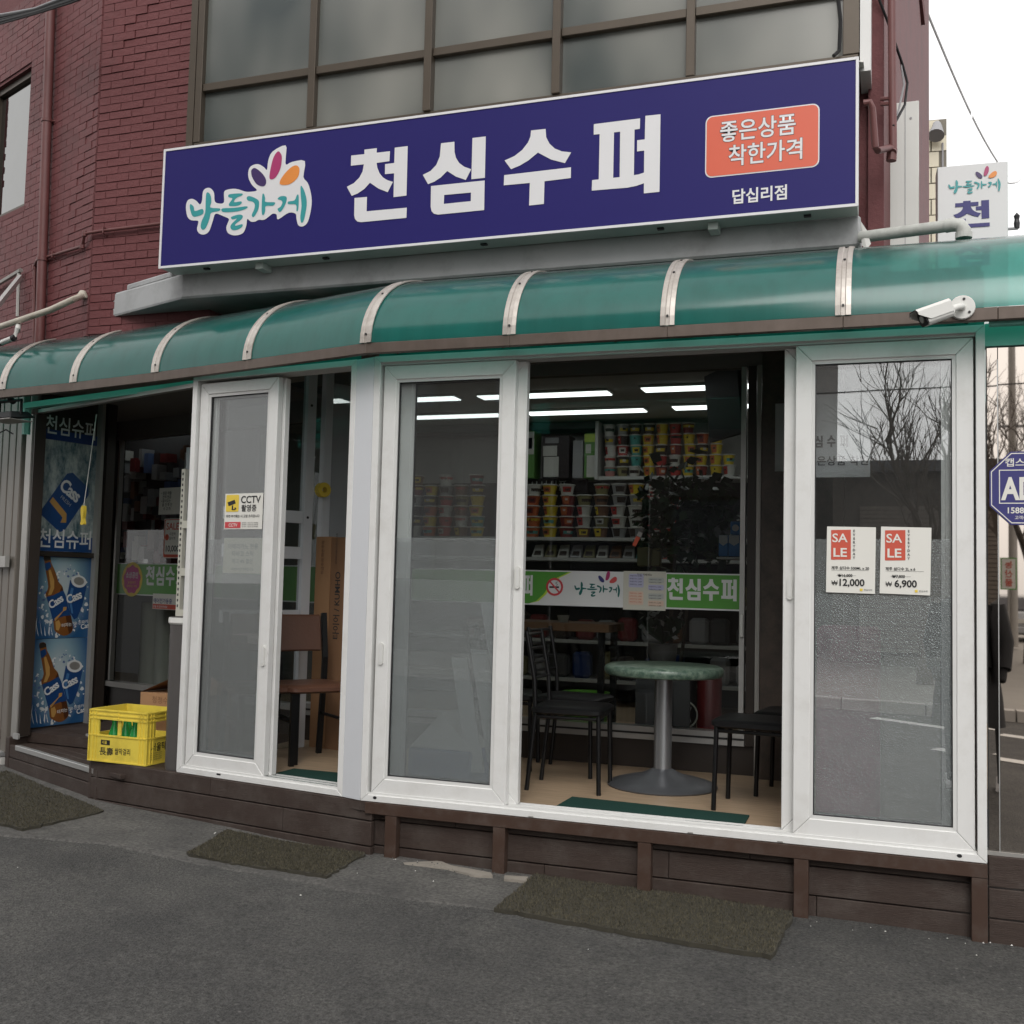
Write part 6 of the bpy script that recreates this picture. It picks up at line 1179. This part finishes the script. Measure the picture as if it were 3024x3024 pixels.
for i in range(40): a = rr.random() * 6.28; c = Vector((1.2 + .13 * math.cos(a), 1.9 + .1 * math.sin(a), rr.uniform(.8, 1.0))); leaf_at(b, c, .05, rr)
part('shiny_wrap', b, 'alu', p2_, kind='stuff')
# counter, bin, blue packs and oddments behind the glass
ct = thing('wooden_counter', 'brown wooden counter table inside the shop glass', 'table', (.45, 2.0, .06)); part('counter_top', B().box(-.1, .88, 1.72, 2.15, .845, .90), 'carton_dark', ct, bevel=.004)
for x, y in ((-.05, 1.77), (.82, 1.77), (-.05, 2.1), (.82, 2.1)): part('leg', B().box(x - .02, x + .02, y - .02, y + .02, .06, .844), 'black_metal', ct)
solo('paper_cup', B().lathe([(0, 0), (.03, 0), (.042, .045), (.038, .045), (.0, .01)], (.53, 1.85, .901), 16), 'paper_old', 'small pale dish on the wooden counter', 'dish', smooth=True)
mat('lime_bin', (.16, .42, .05), .4); solo('green_bin', B().lathe([(0, 0), (.13, 0), (.16, .36), (.165, .37), (.15, .37), (.13, .05), (0, .04)], (.66, 1.98, .06), 24), 'lime_bin', 'bright green waste bin behind the slatted chairs', 'bin', smooth=True)
solo('red_cylinder', B().lathe([(0, 0), (.075, 0), (.08, .02), (.08, .55), (.06, .58), (0, .6)], (1.5, 1.95, .06), 20), 'cup_maroon', 'dark red cylinder on the floor behind the round table', 'cylinder', smooth=True)
fn = thing('desk_fan', 'small round fan on the floor behind the round table', 'fan', (1.36, 1.85, .06)); part('cage', B().tube([(1.36 + .085 * math.cos(a), 1.82, .34 + .085 * math.sin(a)) for a in [i * math.pi / 12 for i in range(25)]], .006, 6), 'paper_old', fn); part('blade', B(FX).prism([(1.36 + (.07 if i % 2 else .03) * math.cos(i * .785), .34 + (.07 if i % 2 else .03) * math.sin(i * .785)) for i in range(8)], 1.818, 1.824), 'alu_dull', fn); part('stand', B().tube([(1.36, 1.84, .26), (1.36, 1.84, .08)], .012, 8), 'paper_old', fn); part('base', B().lathe([(0, 0), (.08, 0), (.07, .02), (0, .02)], (1.36, 1.84, .06), 20), 'paper_old', fn)
for k, (p0, p1, q0_, q1_, lab) in enumerate(((2122, 2150, 1580, 1642, 'left of two blue and white packs near the inner glass edge'), (2151, 2184, 1580, 1642, 'right of two blue and white packs near the inner glass edge'), (2157, 2187, 1540, 1578, 'smaller blue pack above the two blue and white packs'))):
    a_ = FX.hit(p0, q1_, 1.9); c_ = FX.hit(p1, q0_, 1.9); t_ = thing('blue_pack', lab, 'pack', ((a_[0] + c_[0]) / 2, 1.95, a_[1]), 'blue packs by the glass'); part('pack_body', B().box(a_[0], c_[0], 1.9, 1.98, a_[1], c_[1]), 'blue_box', t_, bevel=.004); part('white_top' if k < 2 else 'badge', B(Frame((0, 1.9), 0)).prism([(a_[0] + .002, c_[1] - .05), ((a_[0] + c_[0]) / 2, c_[1] - .07), (c_[0] - .002, c_[1] - .05), (c_[0] - .002, c_[1] - .002), (a_[0] + .002, c_[1] - .002)] if k < 2 else disc((a_[0] + c_[0]) / 2, (a_[1] + c_[1]) / 2, .022), -.003, None), 'band_white', t_)
a_ = FX.hit(2120, 1645, 1.9); solo('glass_shelf', B().box(a_[0], 1.74, 1.84, 2.05, a_[1] - .012, a_[1] - .001), 'white_plastic', 'short white shelf carrying the blue packs', 'shelf')
for k, (p0, p1, q0_, q1_, lab) in enumerate(((1880, 1920, 1615, 1672, 'left yellow pack leaning low behind the inner glass'), (1922, 1950, 1618, 1672, 'right yellow pack leaning low behind the inner glass'))): a_ = FX.hit(p0, q1_, 2.2); c_ = FX.hit(p1, q0_, 2.2); solo('yellow_pack', B().box(a_[0], c_[0], 2.2, 2.26, a_[1], c_[1]), 'cup_olive', lab, 'pack', 'yellow packs behind the glass', bevel=.008)
og = thing('orange_tag', 'orange and grey key tag hanging on the inner glass', 'tag', FI.p(.98, -.01, 1.35)); q = FI.hit(1878, 1602); q2 = FI.hit(1888, 1588)
part('orange_part', B(FI).prism([(q[0] - .022, q[1] - .018), (q[0] + .0, q[1] - .028), (q[0] + .03, q[1] + .03), (q[0] + .004, q[1] + .042)], -.012, -.004), 'sign_red', og, bevel=.003); part('grey_part', B(FI).prism([(q[0] + .006, q[1] + .044), (q[0] + .032, q[1] + .032), (q[0] + .044, q[1] + .06), (q[0] + .02, q[1] + .07)], -.012, -.004), 'alu_dull', og)
# tools and rolls in the entrance window
hk = thing('goods_rack', 'dark display rack of small hanging goods behind the entrance glass', 'display rack', FJ.p(-.9, .6, 0)); part('rack_panel', B(FJ).box(-4.2, -1.3, .50, .54, .25, 2.55), 'shelf_dark', hk)
rr = random.Random(11)
for i in range(110):
    s = rr.uniform(-3.2, -1.75); z = rr.uniform(1.25, 2.3); w_, h_ = rr.uniform(.04, .10), rr.uniform(.06, .18); part('hanging_pack', B(FJ).box(s, s + w_, .42 - rr.random() * .08, .485, z - h_, z), rr.choice(['cup_dark', 'cup_grey', 'shelf_dark', 'wire_grey', 'cup_brown', 'cup_white', 'paper', 'alu', 'blue_dim', 'cup_maroon']), hk)
for k, (s, h_, lab) in enumerate(((-2.28, .85, 'taller pale paper roll standing in the entrance window'), (-2.07, .98, 'second pale paper roll from the left in entrance window'), (-1.88, .6, 'shortest pale paper roll in the entrance window'))): solo('paper_roll', B().lathe([(0, 0), (.085, 0), (.085, h_), (.03, h_), (.03, h_ - .05), (0, h_ - .05)], FJ.p(s, .25, .06), 20), 'paper_old', lab, 'roll', 'paper rolls in the entrance window', smooth=True)

# ------------------------------------------------------------------ the street behind the viewer (seen in the reflections)
def sheet_at(name, pts, dz, mt_):
    b = B(); b.add([(x, y, gz(x) + dz) for x, y in pts], [tuple(range(len(pts)))]); return struct(name, b, mt_)
b = B(); b.add([(x, y, gz(x) + .12) for x, y in ((-14, -9.2), (-4, -9.2), (4, -9.2), (9, -9.2), (9, -60), (4, -60), (-4, -60), (-14, -60))][::-1], [(0, 1, 2, 3, 4, 5, 6, 7)]); struct('far_pavement', b, 'pave')
for i in range(22):
    x = -13 + i; b = B(); b.hexa([(x, -9.2, gz(x) - .05), (x + .98, -9.2, gz(x + .98) - .05), (x + .98, -8.95, gz(x + .98) - .05), (x, -8.95, gz(x) - .05), (x, -9.2, gz(x) + .13), (x + .98, -9.2, gz(x + .98) + .13), (x + .98, -8.97, gz(x + .98) + .13), (x, -8.97, gz(x) + .13)])
    o = struct('kerb', b, 'kerb') if i == 0 else part('kerb_stone', b, 'kerb', kerb0)
    if i == 0: kerb0 = o
for k, (x, y, a_) in enumerate(((3.6, -5.6, 30), (4.3, -7.2, 30), (3.0, -7.9, 30))):
    c, s = math.cos(R(a_)), math.sin(R(a_)); sheet_at('road_marking', [(x + u * c - v * s, y + u * s + v * c) for u, v in ((-.7, -.1), (.7, -.1), (.7, .1), (-.7, .1))], .006, 'paint_white')
ob_ = thing('opposite_building', 'tall brownish building across the street, seen only in reflections', 'building', (-6, -15, -.1)); part('wall', B().box(-16, 1.2, -24, -12.5, -.3, 13), 'opp_wall', ob_)
for r_ in range(4):
    for i in range(6):
        x = -14.5 + i * 2.6; w_ = part('window', B().box(x, x + 1.6, -12.49, -12.44, 1.2 + r_ * 3, 2.9 + r_ * 3), 'bronze', ob_); part('pane', B().box(x + .08, x + 1.52, -12.438, -12.43, 1.28 + r_ * 3, 2.82 + r_ * 3), 'opp_dark', w_)
lb = thing('shuttered_shop', 'low building with brown roller shutters along the side street', 'building', (3.5, -22, -.1)); part('wall', B().box(1.5, 4.3, -30, -16.2, -.3, 3.4), 'opp_wall', lb); part('roof', B().box(1.2, 4.55, -30.2, -15.9, 3.4, 3.6), 'opp_dark', lb)
for i in range(34): part('shutter_slat', B().box(2.0, 4.1, -16.19, -16.165 + (.012 if i % 2 else 0), .05 + i * .08, .12 + i * .08), 'opp_shutter', lb)
def bare_tree(name, label, x, y, h, seed):
    rr = random.Random(seed); t_ = thing(name, label, 'tree', (x, y, gz(x)), 'bare street trees'); base = Vector((x, y, gz(x) + .1))
    part('trunk', B().tube([base, base + Vector((.05, 0, h * .22)), base + Vector((0, .03, h * .42))], [.13, .10, .08], 10), 'bark', t_, smooth=True); b = B()
    def grow(p, d, L, r_, lev):
        pts = [p]; 
        for k in range(4): d = (d + Vector((rr.gauss(0, .16), rr.gauss(0, .16), rr.uniform(0, .16)))).normalized(); pts.append(pts[-1] + d * L / 4)
        b.tube(pts, [r_ * (1 - .18 * k) for k in range(5)], 5, cap=False)
        if lev: 
            for q in range(4 if lev > 1 else 5): dd = (d + Vector((rr.gauss(0, .6), rr.gauss(0, .6), rr.uniform(.0, .6)))).normalized(); grow(pts[rr.randint(1, 4)], dd, L * rr.uniform(.5, .75), r_ * .5, lev - 1)
    for q in range(6): a = q * 1.05 + rr.random(); grow(base + Vector((0, .03, h * rr.uniform(.30, .42))), Vector((math.cos(a) * .5, math.sin(a) * .5, .9)).normalized(), h * .34, .05, 3)
    part('crown', b, 'bark', t_)
bare_tree('bare_tree', 'bare street tree nearer the right door, reflected in its glass', 3.05, -12.2, 5.2, 4); bare_tree('bare_tree', 'bare street tree farther off, reflected in the mirror-like pane', 5.25, -19.5, 6.5, 9); bare_tree('bare_tree', 'bare street tree on the far side reflected beside the pole', 6.6, -27, 8, 14)
po = thing('utility_pole', 'concrete utility pole with cross arms on the far pavement', 'pole', (5.55, -26, 0)); part('shaft', B().tube([(5.55, -26, -.2), (5.55, -26, 10)], [.12, .08], 12), 'kerb', po, smooth=True); part('cross_arm', B().box(4.8, 6.3, -26.05, -25.95, 8.2, 8.3), 'wire_grey', po); part('cross_arm', B().box(5.0, 6.1, -26.05, -25.95, 5.6, 5.66), 'wire_grey', po)
for k, (z0_, z1_) in enumerate(((5.2, 5.0), (5.6, 6.0), (6.4, 6.2), (7.2, 7.6))): solo('street_cable', B().tube([(-10 + 20 * i / 12, -15 + .3 * k, z0_ + (z1_ - z0_) * i / 12 - .35 * math.sin(math.pi * i / 12)) for i in range(13)], .014, 5), 'ink_dark', f'{["lowest", "second lowest", "second highest", "highest"][k]} street cable across the road, seen in reflections', 'cable', 'street cables behind the viewer')
bn = thing('street_banner', 'white banner sign with red lettering along the side street', 'banner', (4.75, -17, .9)); FBN = Frame((4.90, -18.5), 176); part('board', B(FBN).box(0, .26, 0, .05, 1.28, 1.88), 'paper', bn); part('edge', ring(B(FBN), -.02, .28, 1.26, 1.90, .022, -.004, .054), 'band_green', bn); part('pole', B(FBN).box(.11, .15, .01, .04, -.2, 1.255), 'alu_dull', bn); 
for k, c_ in enumerate('농산물'): text(bn, FBN, .13, 1.70 - k * .18, c_, .165, 'sale_red', -.008, .02, align='CENTER')
# parked car
cv = thing('parked_car', 'silver car parked on the side street, seen from behind in reflection', 'car', (6.4, -31, -.1)); CX, CY, CZ = 6.35, -31.0, gz(6.35) + .12
def cbox(pts): 
    b = B(); n = len(pts); 
    for w_ in (-.86, .86): b.v += [(CX + w_ * f, CY - yy, CZ + zz) for yy, zz, f in pts]
    b.f = [tuple(range(n)), tuple(range(2 * n - 1, n - 1, -1))] + [(i, n + i, n + (i + 1) % n, (i + 1) % n) for i in range(n)]; b.mi = [0] * len(b.f); return b
part('body', cbox([(0, .30, 1), (-.02, .62, 1), (.06, .92, .97), (.9, .98, .95), (1.0, .95, .97), (3.0, .92, .97), (4.3, .78, .95), (4.4, .35, .97), (4.3, .22, 1), (.1, .22, 1)]), 'car_silver', cv, bevel=.05); part('cabin', cbox([(.5, .95, .93), (.85, 1.38, .78), (1.4, 1.45, .75), (2.4, 1.42, .75), (3.2, .95, .92)]), 'opp_dark', cv, bevel=.05)
for sgn in (-1, 1):
    part('tail_lamp', B().box(CX + sgn * .72 - .13, CX + sgn * .72 + .13, CY - .03, CY + .05, CZ + .64, CZ + .84), 'tail_red', cv, bevel=.02)
    for yy in (.85, 3.5):
        w_ = B(); w_.tube([(CX + sgn * .70, CY - yy, CZ + .31), (CX + sgn * .88, CY - yy, CZ + .31)], .31, 20); wh = part('wheel', w_, 'tyre', cv); r_ = B(); r_.tube([(CX + sgn * .86, CY - yy, CZ + .31), (CX + sgn * .89, CY - yy, CZ + .31)], .19, 16); part('rim', r_, 'alu', wh)
part('number_plate', B().box(CX - .25, CX + .25, CY + .0, CY + .03, CZ + .58, CZ + .70), 'paper', cv); part('bumper', B().box(CX - .85, CX + .85, CY - .05, CY + .05, CZ + .25, CZ + .48), 'car_silver', cv, bevel=.04)
# person in a dark coat, seen only in the mirror-like pane
PX_, PY_ = 3.17, -3.95; PZ = gz(PX_)
pe = thing('person', 'person in a long black coat standing in the street, seen in reflection', 'person', (PX_, PY_, PZ))
me = bpy.data.meshes.new('body'); J = {'pel': (0, 0, .92), 'ch': (0, .0, 1.28), 'nk': (0, 0, 1.47), 'hd': (0, .01, 1.56), 'hd2': (0, .02, 1.68), 'ls': (-.18, 0, 1.40), 'rs': (.18, 0, 1.40), 'le': (-.25, .02, 1.12), 're': (.25, .02, 1.12), 'lw': (-.24, .12, .90), 'rw': (.24, .12, .90), 'lf': (-.23, .17, .82), 'rf': (.23, .17, .82), 'lh': (-.10, 0, .90), 'rh': (.10, 0, .90), 'lk': (-.11, .02, .49), 'rk': (.11, .02, .49), 'la': (-.11, -.02, .09), 'ra': (.11, -.02, .09), 'lt': (-.12, .13, .04), 'rt': (.12, .13, .04)}
rad = {'pel': .15, 'ch': .15, 'nk': .06, 'hd': .085, 'hd2': .09, 'ls': .07, 'rs': .07, 'le': .05, 're': .05, 'lw': .035, 'rw': .035, 'lf': .03, 'rf': .03, 'lh': .10, 'rh': .10, 'lk': .07, 'rk': .07, 'la': .05, 'ra': .05, 'lt': .04, 'rt': .04}
ks = list(J); ed = [('pel', 'ch'), ('ch', 'nk'), ('nk', 'hd'), ('hd', 'hd2'), ('ch', 'ls'), ('ch', 'rs'), ('ls', 'le'), ('rs', 're'), ('le', 'lw'), ('re', 'rw'), ('lw', 'lf'), ('rw', 'rf'), ('pel', 'lh'), ('pel', 'rh'), ('lh', 'lk'), ('rh', 'rk'), ('lk', 'la'), ('rk', 'ra'), ('la', 'lt'), ('ra', 'rt')]
me.from_pydata([J[k] for k in ks], [(ks.index(a), ks.index(c)) for a, c in ed], []); me.materials.append(MATS['coat'])
bo = link(bpy.data.objects.new('body', me), pe, (0, 0, 0)); bo.modifiers.new('skin', 'SKIN'); bo.modifiers.new('sub', 'SUBSURF').levels = 1; bo.modifiers['sub'].render_levels = 2
if not me.skin_vertices: me.attributes
for i, k in enumerate(ks): me.skin_vertices[0].data[i].radius = (rad[k], rad[k] * (.75 if k in ('pel', 'ch') else 1)); me.skin_vertices[0].data[i].use_root = (k == 'pel')
part('coat', B().lathe([(.27, .48), (.25, .7), (.215, .95), (.205, 1.15), (.22, 1.32), (.20, 1.42), (.10, 1.49)], (0, 0, 0), 20), 'coat', pe, smooth=True, loc=(0, 0, 0)); part('hair', B().lathe([(0, 1.80), (.07, 1.78), (.105, 1.72), (.11, 1.64), (.095, 1.58)], (0, -.012, 0), 16), 'hair', pe, smooth=True, loc=(0, 0, 0)); part('face', B().lathe([(0, 1.50), (.05, 1.52), (.075, 1.58), (.08, 1.66), (.06, 1.72), (0, 1.74)], (0, .035, 0), 14), 'skin', pe, smooth=True, loc=(0, 0, 0))
for sgn in (-1, 1): part('shoe', B().hexa([(sgn * .12 - .05, -.09, .0), (sgn * .12 + .05, -.09, .0), (sgn * .12 + .05, .19, .0), (sgn * .12 - .05, .19, .0), (sgn * .12 - .045, -.08, .10), (sgn * .12 + .045, -.08, .10), (sgn * .12 + .04, .17, .05), (sgn * .12 - .04, .17, .05)]), 'shoe', pe, bevel=.015, loc=(0, 0, 0))
for sx_ in (-1, 1): part('sleeve', B().tube([(.19 * sx_, 0, 1.40), (.26 * sx_, .02, 1.12), (.245 * sx_, .12, .92)], [.085, .07, .055], 10), 'coat', pe, smooth=True, loc=(0, 0, 0))

finish_texts()
